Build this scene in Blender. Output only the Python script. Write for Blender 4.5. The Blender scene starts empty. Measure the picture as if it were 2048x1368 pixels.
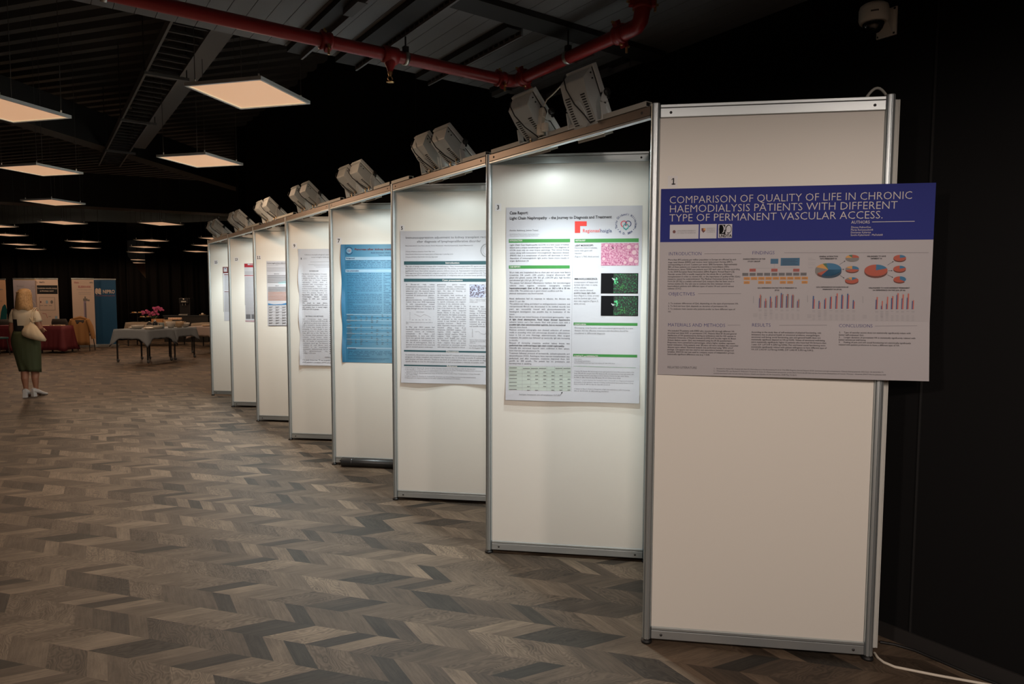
import bpy, bmesh, math, random
import numpy as np
from mathutils import Vector, Matrix
random.seed(7)
S = bpy.context.scene
COL = S.collection

# ------------------------------------------------------------------ camera
W_, H_ = 2048.0, 1368.0
F_, PITCH, ROLL, YAW, CH = 1349.25, 0.069273, 0.0033184, 0.6154695, 1.641256
fw = Vector((math.sin(YAW)*math.cos(PITCH), math.cos(YAW)*math.cos(PITCH), -math.sin(PITCH)))
r0 = Vector((math.cos(YAW), -math.sin(YAW), 0)); u0 = r0.cross(fw)
rt = math.cos(ROLL)*r0 + math.sin(ROLL)*u0
up = -math.sin(ROLL)*r0 + math.cos(ROLL)*u0
CAM = Vector((0, 0, CH))
cd = bpy.data.cameras.new('camera'); cam = bpy.data.objects.new('camera', cd); COL.objects.link(cam)
m3 = Matrix((rt, up, -fw)).transposed()
cam.matrix_world = Matrix.Translation(CAM) @ m3.to_4x4()
cd.sensor_width = 36; cd.sensor_fit = 'HORIZONTAL'; cd.lens = F_*36/W_
cd.clip_start = 0.05; cd.clip_end = 200
S.camera = cam

# ------------------------------------------------------------------ world, exposure
wd = bpy.data.worlds.new('world'); S.world = wd; wd.use_nodes = True
wd.node_tree.nodes['Background'].inputs[0].default_value = (0.9, 0.75, 0.62, 1)
wd.node_tree.nodes['Background'].inputs[1].default_value = 0.004
S.view_settings.view_transform = 'Standard'; S.view_settings.look = 'None'
S.view_settings.exposure = 0.0; S.view_settings.gamma = 1.0
S.view_settings.use_curve_mapping = False
try:
    S.cycles.use_denoising = True
    S.cycles.max_bounces = 8; S.cycles.diffuse_bounces = 5; S.cycles.glossy_bounces = 3
    S.cycles.caustics_reflective = False; S.cycles.caustics_refractive = False
    S.cycles.sample_clamp_indirect = 4.0
except Exception: pass

WARM = (1.0, 0.66, 0.43)
HALLC = (1.0, 0.85, 0.765)
COOL = (0.87, 0.98, 1.0)
P_CEIL = 31.0        # watts of a hall ceiling lamp
P_HALL = 212.0        # watts of the lamps of the part of the hall behind the camera
P_FLOOD = 58.0        # watts of a floodlight
EM_CEIL = 0.50

# ------------------------------------------------------------------ pixel -> world (camera above)
def ray(x, y): return (fw*F_ + (x-W_/2)*rt - (y-H_/2)*up).normalized()
def atz(x, y, z): d = ray(x, y); return CAM + d*((z-CH)/d.z)
def aty(x, y, Y): d = ray(x, y); return CAM + d*(Y/d.y)
def atx(x, y, X): d = ray(x, y); return CAM + d*(X/d.x)
def onp(x, y, O, n): d = ray(x, y); return CAM + d*(((O-CAM).dot(n))/d.dot(n))

# ------------------------------------------------------------------ materials
MATS = {}
def mat(name, col, rough=0.6, metal=0.0, emit=None, estr=0.0, spec=0.5, coat=0.0):
    if name in MATS: return MATS[name]
    m = bpy.data.materials.new(name); m.use_nodes = True
    b = m.node_tree.nodes['Principled BSDF']
    b.inputs['Base Color'].default_value = (*col, 1); b.inputs['Roughness'].default_value = rough
    b.inputs['Metallic'].default_value = metal
    b.inputs['Specular IOR Level'].default_value = spec
    if coat: b.inputs['Coat Weight'].default_value = coat
    if emit: b.inputs['Emission Color'].default_value = (*emit, 1); b.inputs['Emission Strength'].default_value = estr
    MATS[name] = m; return m
def nt(m):
    t = m.node_tree; return t, t.nodes, t.links, t.nodes['Principled BSDF']
def noise_tint(m, c1, c2, scale=8.0, detail=4, stretch=(1,1,1), coord='Object', bump=0.0):
    t, N, L, b = nt(m)
    tc = N.new('ShaderNodeTexCoord'); mp = N.new('ShaderNodeMapping'); mp.inputs['Scale'].default_value = stretch
    nz = N.new('ShaderNodeTexNoise'); nz.inputs['Scale'].default_value = scale; nz.inputs['Detail'].default_value = detail
    rp = N.new('ShaderNodeValToRGB'); rp.color_ramp.elements[0].position = .35; rp.color_ramp.elements[1].position = .65
    rp.color_ramp.elements[0].color = (*c1, 1); rp.color_ramp.elements[1].color = (*c2, 1)
    L.new(tc.outputs[coord], mp.inputs[0]); L.new(mp.outputs[0], nz.inputs[0]); L.new(nz.outputs[0], rp.inputs[0])
    L.new(rp.outputs[0], b.inputs['Base Color'])
    if bump:
        bp = N.new('ShaderNodeBump'); bp.inputs['Strength'].default_value = bump; bp.inputs['Distance'].default_value = .01
        L.new(nz.outputs[0], bp.inputs['Height']); L.new(bp.outputs[0], b.inputs['Normal'])
    return m
def M(name): return MATS[name]

mat('white_board', (.82, .80, .735), .42)
mat('aluminium', (.58, .635, .65), .4, .85)
mat('aluminium_dark', (.10, .10, .10), .6, .6)
mat('groove', (.03, .03, .03), .7)
mat('screw', (.06, .06, .06), .5, .5)
mat('lamp_grey', (.52, .55, .54), .5)
mat('lamp_pale', (.66, .69, .68), .5)
mat('black_plastic', (.012, .012, .012), .45)
mat('dark_slot', (.008, .008, .008), .8)
mat('brass', (.75, .50, .22), .3, .9)
mat('steel', (.55, .54, .50), .3, .95)
mat('reflector', (.80, .78, .70), .25, .6)
mat('lamp_glass', (.95, .97, .93), .2, 0, (.96, 1, .95), 1.5)
mat('white_plastic', (.66, .67, .63), .45)
mat('duct_grey', (.44, .44, .40), .5)
mat('pipe_red', (.30, .018, .018), .38)
mat('paper_white', (.54, .545, .585), .45)
mat('paper_grey', (.43, .415, .435), .45)
mat('card', (.82, .82, .82), .5)
mat('ink', (.012, .012, .016), .6)
mat('ink_soft', (.12, .12, .13), .6)
mat('ink_grey', (.30, .30, .32), .6)
mat('ink_blue', (.035, .04, .20), .5)
mat('cable_white', (.72, .66, .55), .5)
mat('cable_black', (.01, .01, .01), .5)

# ------------------------------------------------------------------ object helpers
def tag(o, label, cat, group=None, kind=None):
    if label: o['label'] = label
    if cat: o['category'] = cat
    if group: o['group'] = group
    if kind: o['kind'] = kind
    return o
def thing(name, label, cat, loc=(0,0,0), rotz=0.0, group=None):
    o = bpy.data.objects.new(name, None); COL.objects.link(o); o.empty_display_size = .1
    o.location = loc; o.rotation_euler = (0, 0, rotz)
    return tag(o, label, cat, group)
def dup(root, loc, rotz, label=None, group=None):
    r = root.copy(); COL.objects.link(r); r.location = loc; r.rotation_euler = (0, 0, rotz)
    if label: r['label'] = label
    if group: r['group'] = group
    for ch in list(root.children):
        c = ch.copy(); COL.objects.link(c); c.parent = r
        for g in ch.children:
            d = g.copy(); COL.objects.link(d); d.parent = c
    return r

class MB:
    def __init__(s): s.v = []; s.f = []; s.m = []; s.mats = []; s.sm = []
    def mi(s, m):
        m = M(m) if isinstance(m, str) else m
        if m not in s.mats: s.mats.append(m)
        return s.mats.index(m)
    def add(s, vs, fs, m, smooth=False):
        o = len(s.v); k = s.mi(m); s.v.extend([tuple(q) for q in vs])
        for f in fs: s.f.append(tuple(i+o for i in f)); s.m.append(k); s.sm.append(smooth)
        return s
    def box(s, c, size, m, R=None):
        hx, hy, hz = size[0]/2, size[1]/2, size[2]/2; c = Vector(c)
        vs = [Vector((x, y, z)) for x in (-hx, hx) for y in (-hy, hy) for z in (-hz, hz)]
        if R is not None: vs = [R @ q for q in vs]
        vs = [q + c for q in vs]
        return s.add(vs, [(0,1,3,2),(4,6,7,5),(0,4,5,1),(2,3,7,6),(0,2,6,4),(1,5,7,3)], m)
    def bbox(s, c, size, m, b=.005, R=None):   # box with chamfered edges
        hx, hy, hz = size[0]/2, size[1]/2, size[2]/2; c = Vector(c); b = min(b, hx*.9, hy*.9, hz*.9)
        bm = bmesh.new(); bmesh.ops.create_cube(bm, size=1)
        for q in bm.verts: q.co = Vector((q.co.x*size[0], q.co.y*size[1], q.co.z*size[2]))
        bmesh.ops.bevel(bm, geom=bm.edges[:], offset=b, segments=2, profile=.6, affect='EDGES')
        bm.verts.index_update()
        vs = [q.co.copy() for q in bm.verts]; fs = [[q.index for q in f.verts] for f in bm.faces]; bm.free()
        if R is not None: vs = [R @ q for q in vs]
        return s.add([q + c for q in vs], fs, m)
    def bar(s, p0, p1, w, h, m, upv=(0,0,1)):
        p0, p1 = Vector(p0), Vector(p1); d = p1-p0; L = d.length; d.normalize()
        u = Vector(upv); sd = d.cross(u)
        if sd.length < 1e-4: sd = d.cross(Vector((1,0,0)))
        sd.normalize(); u = sd.cross(d)
        R = Matrix((d, sd, u)).transposed()
        return s.box((p0+p1)/2, (L, w, h), m, R)
    def tube(s, pts, r, m, seg=10, caps=True):
        pts = [Vector(p) for p in pts]; n = len(pts)
        rr = r if isinstance(r, (list, tuple)) else [r]*n
        T = []
        for i in range(n):
            a = pts[max(i-1, 0)]; b = pts[min(i+1, n-1)]; T.append((b-a).normalized())
        ref = Vector((0,0,1)) if abs(T[0].z) < .9 else Vector((1,0,0))
        N0 = T[0].cross(ref).normalized(); vs = []
        for i in range(n):
            N0 = (N0 - T[i]*N0.dot(T[i])).normalized(); B = T[i].cross(N0)
            for k in range(seg):
                a = 2*math.pi*k/seg; vs.append(pts[i] + (N0*math.cos(a)+B*math.sin(a))*rr[i])
        fs = [(i*seg+k, i*seg+(k+1)%seg, (i+1)*seg+(k+1)%seg, (i+1)*seg+k) for i in range(n-1) for k in range(seg)]
        s.add(vs, fs, m, True)
        if caps: s.add(vs[:seg][::-1], [tuple(range(seg))], m); s.add(vs[-seg:], [tuple(range(seg))], m)
        return s
    def lathe(s, prof, c, m, seg=24, smooth=True, axis=None):
        c = Vector(c); vs = []
        for (r, z) in prof:
            for k in range(seg):
                a = 2*math.pi*k/seg; vs.append(Vector((r*math.cos(a), r*math.sin(a), z)))
        if axis is not None: vs = [axis @ q for q in vs]
        fs = [(i*seg+k, i*seg+(k+1)%seg, (i+1)*seg+(k+1)%seg, (i+1)*seg+k) for i in range(len(prof)-1) for k in range(seg)]
        return s.add([q+c for q in vs], fs, m, smooth)
    def prism(s, poly, z0, z1, m, c=(0,0,0), R=None, smooth=False):
        n = len(poly); vs = [Vector((x, y, z0)) for x, y in poly] + [Vector((x, y, z1)) for x, y in poly]
        if R is not None: vs = [R @ q for q in vs]
        vs = [q + Vector(c) for q in vs]
        fs = [(i, (i+1) % n, n+(i+1) % n, n+i) for i in range(n)]
        s.add(vs, fs, m, smooth); s.add(vs, [tuple(range(n))[::-1], tuple(range(n, 2*n))], m); return s
    def loft(s, rings, m, closed=True, caps=True, smooth=True):
        n = len(rings[0]); vs = [q for r in rings for q in r]
        fs = []
        for i in range(len(rings)-1):
            for k in range(n if closed else n-1):
                fs.append((i*n+k, i*n+(k+1) % n, (i+1)*n+(k+1) % n, (i+1)*n+k))
        s.add(vs, fs, m, smooth)
        if caps and closed: s.add(rings[0], [tuple(range(n))[::-1]], m, smooth); s.add(rings[-1], [tuple(range(n))], m, smooth)
        return s
    def sph(s, c, rad, m, seg=16, R=None):
        rx, ry, rz = rad if isinstance(rad, (tuple, list)) else (rad,)*3
        rings = []
        for i in range(1, seg//2):
            t = math.pi*i/(seg//2); ring = []
            for k in range(seg):
                a = 2*math.pi*k/seg
                q = Vector((rx*math.sin(t)*math.cos(a), ry*math.sin(t)*math.sin(a), -rz*math.cos(t)))
                ring.append((R @ q if R is not None else q) + Vector(c))
            rings.append(ring)
        return s.loft(rings, m)
    def build(s, name, parent=None, bevel=0.0, weld=False):
        me = bpy.data.meshes.new(name)
        me.from_pydata(s.v, [], s.f)
        for m in s.mats: me.materials.append(m)
        me.polygons.foreach_set('material_index', s.m); me.polygons.foreach_set('use_smooth', s.sm); me.update()
        if weld:
            bm = bmesh.new(); bm.from_mesh(me); bmesh.ops.remove_doubles(bm, verts=bm.verts, dist=1e-5)
            bmesh.ops.recalc_face_normals(bm, faces=bm.faces); bm.to_mesh(me); bm.free()
        o = bpy.data.objects.new(name, me); COL.objects.link(o)
        if parent: o.parent = parent
        if bevel:
            md = o.modifiers.new('bevel', 'BEVEL'); md.width = bevel; md.segments = 2; md.limit_method = 'ANGLE'
        return o
def ell(c, rx, ry, n=20, z=None, R=None, pw=1.0):
    c = Vector(c); out = []
    for k in range(n):
        a = 2*math.pi*k/n; ca, sa = math.cos(a), math.sin(a)
        q = Vector((rx*math.copysign(abs(ca)**pw, ca), ry*math.copysign(abs(sa)**pw, sa), 0))
        if R is not None: q = R @ q
        out.append(c+q)
    return out
def structure(o): o['kind'] = 'structure'; return o

# lamp lights (each belongs to its fixture)
def area_light(name, parent, loc, direction, sx, sy, power, col, spread=math.pi):
    ld = bpy.data.lights.new(name, 'AREA'); ld.shape = 'RECTANGLE'; ld.size = sx; ld.size_y = sy
    ld.energy = power; ld.color = col; ld.spread = spread
    o = bpy.data.objects.new(name, ld); COL.objects.link(o); o.parent = parent; o.location = loc
    o.rotation_euler = Vector(direction).to_track_quat('-Z', 'Y').to_euler(); return o
def spot_light(name, parent, loc, direction, power, col, ang, blend, rad=.08):
    ld = bpy.data.lights.new(name, 'SPOT'); ld.energy = power; ld.color = col
    ld.spot_size = math.radians(ang); ld.spot_blend = blend; ld.shadow_soft_size = rad
    o = bpy.data.objects.new(name, ld); COL.objects.link(o); o.parent = parent; o.location = loc
    o.rotation_euler = Vector(direction).to_track_quat('-Z', 'Y').to_euler(); return o

XL, Y0, SP, WD = 2.31523, 2.16009, 1.36232, 0.7106     # row of front posts, pitch, depth of the zigzag
PD = Vector((WD, -SP/2, 0)).normalized()               # along an odd panel, front post -> back post
PN = Vector((PD.y, -PD.x, 0))                          # its face towards the aisle
PL = math.hypot(WD, SP/2)
def FP(k): return Vector((XL, Y0+k*SP, 0))
def BP(k): return Vector((XL+WD, Y0+k*SP-SP/2, 0))
WX = 3.30                                              # black wall behind the row
HALL_LAMPS = [(-.7, -1.2), (1.3, -1.9), (-2.3, .9), (-2.4, -2.6)]
# ================================================================== FLOOR
def floor_material():
    m = mat('vinyl_chevron', (.2,.17,.15), .58, spec=.2); t, N, L, b = nt(m)
    def mth(op, a=None, bb=None, c=None):
        n = N.new('ShaderNodeMath'); n.operation = op
        for i, q in enumerate((a, bb, c)):
            if q is None: continue
            if isinstance(q, (int, float)): n.inputs[i].default_value = q
            else: L.new(q, n.inputs[i])
        return n.outputs[0]
    tc = N.new('ShaderNodeTexCoord'); sp = N.new('ShaderNodeSeparateXYZ'); L.new(tc.outputs['Object'], sp.inputs[0])
    x, y = sp.outputs[0], sp.outputs[1]
    A = mth('ADD', mth('MULTIPLY', x, .622), mth('MULTIPLY', y, -.783))
    B = mth('ADD', mth('MULTIPLY', x, .783), mth('MULTIPLY', y, .622))
    CW = .169
    bs = mth('DIVIDE', mth('SUBTRACT', B, 2.505), CW)
    col = mth('FLOOR', bs); fb = mth('SUBTRACT', bs, col)
    odd = mth('ABSOLUTE', mth('MODULO', col, 2.0))          # 0 / 1
    sg = mth('SUBTRACT', 1.0, mth('MULTIPLY', odd, 2.0))
    s = mth('ADD', A, mth('MULTIPLY', mth('ADD', mth('MULTIPLY', fb, sg), odd), CW*1.09))
    PW = .115
    sr = mth('DIVIDE', s, PW)
    cell = mth('FLOOR', sr); fs_ = mth('SUBTRACT', sr, cell)
    # some neighbouring strips join into one wide plank
    half = mth('FLOOR', mth('DIVIDE', cell, 2.0))
    cv = N.new('ShaderNodeCombineXYZ'); L.new(half, cv.inputs[0]); L.new(col, cv.inputs[1])
    wj = N.new('ShaderNodeTexWhiteNoise'); wj.noise_dimensions = '3D'; L.new(cv.outputs[0], wj.inputs['Vector'])
    join = mth('GREATER_THAN', wj.outputs['Value'], .45)
    idx = mth('ADD', mth('MULTIPLY', mth('MULTIPLY', half, 2.0), join), mth('MULTIPLY', cell, mth('SUBTRACT', 1.0, join)))
    cv2 = N.new('ShaderNodeCombineXYZ'); L.new(idx, cv2.inputs[0]); L.new(col, cv2.inputs[1]); cv2.inputs[2].default_value = 3.7
    wn = N.new('ShaderNodeTexWhiteNoise'); wn.noise_dimensions = '3D'; L.new(cv2.outputs[0], wn.inputs['Vector'])
    rp = N.new('ShaderNodeValToRGB'); cr = rp.color_ramp; cr.interpolation = 'LINEAR'
    stops = [(0, (0.0300,0.0255,0.0192)), (.08, (0.0376,0.0294,0.0221)), (.2, (0.0633,0.0462,0.0328)), (.45, (0.0838,0.0606,0.0421)), (.72, (0.1095,0.0788,0.0542)), (1, (0.1583,0.1147,0.0785))]
    cr.elements[0].position = 0; cr.elements[0].color = (*stops[0][1], 1); cr.elements[1].position = 1; cr.elements[1].color = (*stops[-1][1], 1)
    for p, c in stops[1:-1]: e = cr.elements.new(p); e.color = (*c, 1)
    L.new(wn.outputs['Value'], rp.inputs[0])
    # grain along each plank: rotate the plane by +-42.5 degrees about the column axis
    ca, sa = .738, .675
    along = mth('ADD', mth('MULTIPLY', A, ca), mth('MULTIPLY', mth('MULTIPLY', mth('MULTIPLY', B, sa), sg), -1.0))
    across = mth('ADD', mth('MULTIPLY', B, ca), mth('MULTIPLY', mth('MULTIPLY', A, sa), sg))
    seed = mth('MULTIPLY', wn.outputs['Value'], 37.0)
    gv = N.new('ShaderNodeCombineXYZ'); L.new(mth('MULTIPLY', along, 3.0), gv.inputs[0]); L.new(mth('MULTIPLY', across, 42.0), gv.inputs[1]); L.new(seed, gv.inputs[2])
    nz = N.new('ShaderNodeTexNoise'); nz.inputs['Scale'].default_value = 2.0; nz.inputs['Detail'].default_value = 5; nz.inputs['Roughness'].default_value = .6; nz.inputs['Distortion'].default_value = .6
    L.new(gv.outputs[0], nz.inputs['Vector'])
    gv3 = N.new('ShaderNodeCombineXYZ'); L.new(mth('MULTIPLY', along, 4.0), gv3.inputs[0]); L.new(mth('MULTIPLY', across, 8.0), gv3.inputs[1]); L.new(seed, gv3.inputs[2])
    n3 = N.new('ShaderNodeTexNoise'); n3.inputs['Scale'].default_value = 1.3; n3.inputs['Detail'].default_value = 2; L.new(gv3.outputs[0], n3.inputs['Vector'])
    # cathedral grain: fine bands across the plank bent by the soft noise
    ph = mth('ADD', mth('MULTIPLY', across, 95.0), mth('MULTIPLY', n3.outputs['Fac'], 34.0))
    band = mth('MULTIPLY', mth('ADD', mth('SINE', mth('MULTIPLY', ph, 2.6)), 0.0), .16)
    pick = mth('GREATER_THAN', wj.outputs['Value'], .58)
    ring = mth('MULTIPLY', band, mth('ADD', mth('MULTIPLY', pick, 1.0), .25))
    soft = mth('MULTIPLY', mth('SUBTRACT', n3.outputs['Fac'], .5), .9)
    g = mth('MAXIMUM', .2, mth('ADD', mth('ADD', mth('ADD', .42, mth('MULTIPLY', nz.outputs['Fac'], 1.15)), ring), soft))
    mx = N.new('ShaderNodeMix'); mx.data_type = 'RGBA'; mx.blend_type = 'MULTIPLY'; mx.inputs[0].default_value = 1.0
    gc = N.new('ShaderNodeCombineColor')
    for i in range(3): L.new(g, gc.inputs[i])
    L.new(rp.outputs[0], mx.inputs[6]); L.new(gc.outputs[0], mx.inputs[7]); L.new(mx.outputs[2], b.inputs['Base Color'])
    bp = N.new('ShaderNodeBump'); bp.inputs['Strength'].default_value = .12; bp.inputs['Distance'].default_value = .004
    L.new(g, bp.inputs['Height']); L.new(bp.outputs[0], b.inputs['Normal'])
    return m
fm = floor_material()
structure(MB().box((-1.5, 16, -.05), (23, 52, .1), fm).build('floor'))

# ================================================================== WALLS, CEILING
mat('black_wall', (.010, .010, .0103), .8, spec=.06)
mat('curtain_black', (.0045, .004, .0038), .85, spec=.08)
mat('skirting', (.020, .018, .017), .6)
mat('soffit', (.15, .15, .155), .6)
mat('soffit_gap', (.04, .04, .04), .8)
mat('deck', (.05, .05, .05), .6)
mat('beam_grey', (.09, .09, .09), .6)
mat('beam_dark', (.016, .016, .016), .7)
wallm = MB()
wallm.box((WX+.1, 5.2, 2.6), (.2, 16.4, 5.2), 'black_wall'); wallm.box((7.3, 13.5, 2.6), (8.2, .2, 5.2), 'black_wall')
for yy in (1.42, 2.9, 6.4, 9.9, 13.2): wallm.box((WX-.003, yy, 2.6), (.006, .008, 5.2), 'dark_slot')
structure(wallm.build('wall_right'))
bb = MB(); bb.bar((WX-.006, -3, .035), (WX-.006, 13.4, .035), .012, .07, 'skirting')
structure(bb.build('baseboard_right'))

def curtain(name, p0, p1, z0, z1, m, amp=.05, wl=.32, seed=0, kind='structure', label=None, cat=None):
    p0, p1 = Vector(p0), Vector(p1); d = p1-p0; L = d.length; d.normalize(); n = Vector((d.y, -d.x, 0))
    rnd = random.Random(seed); K = max(8, int(L/.03)); rows = [z0, z0+(z1-z0)*.33, z0+(z1-z0)*.66, z1]; rings = []
    ph = [rnd.uniform(0, 6) for _ in range(4)]
    for z in rows:
        q = 1.0 - .25*(z-z0)/(z1-z0); row = []
        for i in range(K+1):
            s = L*i/K
            off = amp*q*(math.sin(2*math.pi*s/wl+ph[0]+.8*math.sin(s*1.3+ph[1])) + .4*math.sin(2*math.pi*s/(wl*.43)+ph[2]))
            row.append(p0 + d*s + n*off + Vector((0, 0, z)))
        rings.append(row)
    mb = MB(); mb.loft(rings, m, closed=False, caps=False)
    o = mb.build(name); md = o.modifiers.new('thick', 'SOLIDIFY'); md.thickness = .006
    if kind: o['kind'] = kind
    if label: tag(o, label, cat)
    return o
GAP0, GAP1 = aty(257, 560, 27.5).x, aty(292.5, 560, 27.5).x
# far end of the hall: black drapes, with a gap beside the column
curtain('wall_back', (-10, 30.2, 0), (GAP0, 27.6, 0), .0, 5.2, 'curtain_black', .09, .5, 5)
curtain('wall_back_drape', (GAP1, 27.6, 0), (9.6, 26.6, 0), .0, 5.2, 'curtain_black', .07, .45, 6)
wl = MB(); wl.box((-10.4, 14, 2.6), (.2, 42, 5.2), 'black_wall'); structure(wl.build('wall_left'))
wf = MB(); wf.box((-3.3, -7, 2.6), (14, .2, 5.2), 'black_wall'); structure(wf.build('wall_front'))
# room seen through the gap in the drapes
mat('tan_wall', (.62, .46, .34), .8)
tw = MB(); tw.box((4.2, 38, 1.6), (6, .1, 3.2), 'tan_wall'); structure(tw.build('wall_back_room'))
dr = MB()     # drape tied back across the lower part of the opening
z0_, z1_ = aty(257, 508, 27.5).z, aty(292, 562, 27.5).z
K = 12; ringA = []; ringB = []
for i in range(K+1):
    t = i/K; wob = .02*math.sin(t*20); x = GAP0-.05+(GAP1-GAP0+.1)*t
    ringA.append(Vector((x, 27.5+wob, 0))); ringB.append(Vector((x, 27.5+wob, z0_+(z1_-z0_)*t)))
dr.loft([ringA, ringB], 'curtain_black', closed=False, caps=False)
o = dr.build('tied_drape'); o.modifiers.new('t', 'SOLIDIFY').thickness = .01
tag(o, 'black drape pulled aside across the narrow gap in the far black curtains', 'curtain')
o['kind'] = 'structure'

# low plank ceiling over the posters
ZS = 3.16
so = MB(); so.box((-1.8, .55, ZS+.1), (10.2, 7.4, .2), 'soffit_gap')
xx = -6.8
while xx < WX-.02:
    w = min(.097, WX-.01-xx)
    so.box((xx+w/2, .55, ZS-.004), (w, 7.398, .008), 'soffit'); xx += .1
structure(so.build('ceiling'))
# high corrugated deck
dk = MB(); e = Vector((-.60, .80, 0)); nn = Vector((.80, .60, 0)); ctr = Vector((0, 15, 4.75)); prof = []
q = -22.0
while q < 22:
    for a, z in ((0, 0), (.09, 0), (.115, .07), (.225, .07)): prof.append((q+a, z))
    q += .25
rA = [ctr + nn*a + e*-24 + Vector((0,0,z)) for a, z in prof]; rB = [ctr + nn*a + e*26 + Vector((0,0,z)) for a, z in prof]
dk.loft([rA, rB], 'deck', closed=False, caps=False, smooth=False); structure(dk.build('ceiling_deck'))
# big light beam along the hall and dark members round it
def trim(n, fn): mb = MB(); fn(mb); return structure(mb.build('trim_%d' % n))
trim(1, lambda b: b.box((1.46, 8.4, 4.25), (.22, 8.4, .5), 'beam_grey'))
trim(2, lambda b: b.bar((-3.0, 8.0, 4.15), (9.0, 21.5, 4.15), .3, .5, 'beam_dark'))
trim(3, lambda b: b.bar((-6, 19.6, 4.0), (10, 17.2, 4.0), .6, .75, 'beam_dark'))
trim(4, lambda b: b.box((.6, 3.04, 3.14), (5.3, .16, .04), 'beam_dark'))
trim(5, lambda b: b.bar((-3, 8.0, 4.3), (6, 2.6, 4.3), .2, .4, 'beam_dark'))
mat('fabric_blue_grey', (.26, .33, .38), .8)
mb = MB(); A_ = Vector((-5.5, 31.2, 0)); B_ = Vector((7.5, 20.4, 0)); rings = []
for z, dn in ((3.9, 0), (4.15, .12), (4.4, .05), (4.62, 0)):
    rings.append([A_.lerp(B_, i/60)+Vector((0, dn+.05*math.sin(i*.9+z*3), z-.03*math.sin(i*.35))) for i in range(61)])
mb.loft(rings, 'fabric_blue_grey', closed=False, caps=False); o = mb.build('ceiling_drape'); o.modifiers.new('t', 'SOLIDIFY').thickness = .01
tag(o, 'long blue-grey sagging fabric strip hung high across the far hall', 'fabric')

# slotted struts and trays under the low ceiling
def strut(x, y0, y1, w, name, label, fixture=False):
    t = thing(name, label, 'ceiling rail', (x, (y0+y1)/2, ZS-.055)); L = y1-y0
    b = MB(); b.box((0, 0, .03), (w, L, .035), 'beam_dark'); b.box((w/2, 0, .012), (.012, L, .055), 'soffit')
    if not fixture:
        sl = b; n = int(L/.055)
        for i in range(n): sl.box((w/2-.008, -L/2+.03+i*.055, .008), (.006, .03, .022), 'dark_slot'); sl.box((w/2+.008, -L/2+.03+i*.055, .008), (.006, .03, .022), 'dark_slot')
    else:
        for i in range(3): MB().box((w/2-.02, -L/2+.25+i*.35, -.005), (.05, .2, .03), 'beam_grey').build('clip', t)
    b.build('channel', t)
    return t
strut(1.69, 2.2, 4.25, .14, 'slotted_strut', 'black slotted steel strut under the low ceiling, left of the sprinkler outlet', False)
strut(2.24, 3.15, 4.25, .10, 'slotted_strut', 'black slotted steel strut crossing above the bend of the red pipe', False)
strut(2.80, 3.15, 4.22, .05, 'slotted_strut', 'thin dark rail under the low ceiling right of the red pipe bend', True)
strut(1.36, 2.4, 4.25, .09, 'slotted_strut', 'dark ceiling rail above the left pipe coupling', True)
strut(3.12, 3.15, 4.2, .03, 'slotted_strut', 'thin dark rail nearest the black wall under the low ceiling', True)
# cable ladder beside the grey beam
t = thing('cable_ladder', 'dark hanging cable ladder with rungs beside the broad grey ceiling beam', 'cable ladder', (0, 0, 0))
for k in range(2):
    xx = .98+.30*k; MB().bar((xx, 4.6, 3.85), (xx, 13.5, 3.85), .02, .08, 'beam_grey').build('side_rail', t)
for i in range(44): MB().bar((.98, 4.8+i*.2, 3.84), (1.28, 4.8+i*.2, 3.84), .025, .02, 'beam_dark').build('rung', t)
for i in range(4):
    MB().bar((.96, 5.4+i*2.2, 3.80), (1.36, 5.4+i*2.2, 3.80), .04, .03, 'beam_grey').build('bracket', t)
    hg = MB(); hg.tube([(.96, 5.4+i*2.2, 3.8), (.96, 5.4+i*2.2, 4.75)], .006, 'beam_dark', 6); hg.tube([(1.34, 5.4+i*2.2, 3.8), (1.34, 5.4+i*2.2, 4.75)], .006, 'beam_dark', 6); hg.build('hanger', t)
# ================================================================== DISPLAY WALL: posts, panels, rails
def post_section():
    pts = []; R = .020
    for k in range(8):
        a0 = math.pi/4*k
        for da, r in ((-22.5, R), (-9, R), (-6, R*.99), (-6, R*.72), (6, R*.72), (6, R*.99), (9, R)):
            a = a0+math.radians(da); pts.append((r*math.cos(a), r*math.sin(a)))
    return pts
SEC = post_section()
def make_post(loc, label):
    t = thing('display_post', label, 'post', loc, 0, 'upright posts of the display wall')
    b = MB(); b.prism(SEC, .022, 2.5, 'aluminium'); b.build('shaft', t)
    f = MB(); f.lathe([(0, .0), (.024, .0), (.026, .006), (.024, .014), (.014, .016), (.013, .024)], (0,0,0), 'black_plastic', 20); f.build('levelling_foot', t)
    c = MB(); c.lathe([(.0185, 2.5), (.0185, 2.503), (0, 2.504)], (0,0,0), 'aluminium', 16); c.build('end_cap', t)
    return t
post_names = ['aluminium post between the panels of posters 1 and 3', 'aluminium post between the panels of posters 3 and 5',
 'aluminium post between the panels of posters 5 and 7', 'aluminium post between the panels of the blue poster and poster 9',
 'aluminium post between the panels of posters 9 and 11', 'aluminium post between the panels numbered 11 and 13',
 'aluminium post left of the panel with the red-barred poster, second from the far end', 'aluminium post at the far left end of the display wall']
p0 = make_post(FP(0), post_names[0])
for k in range(1, 8): dup(p0, FP(k), 0, post_names[k], 'upright posts of the display wall')
rp = dup(p0, BP(0), 0, 'aluminium post at the near right end, half covered by the blue-headed poster', 'upright posts of the display wall')
BN = ['third', 'fifth', 'seventh', 'ninth', 'eleventh', 'thirteenth', 'fifteenth']
for k in range(1, 8): dup(p0, BP(k), 0, 'rear aluminium post at the back edge of the %s panel, behind a front post' % BN[k-1], 'upright posts of the display wall')

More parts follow.
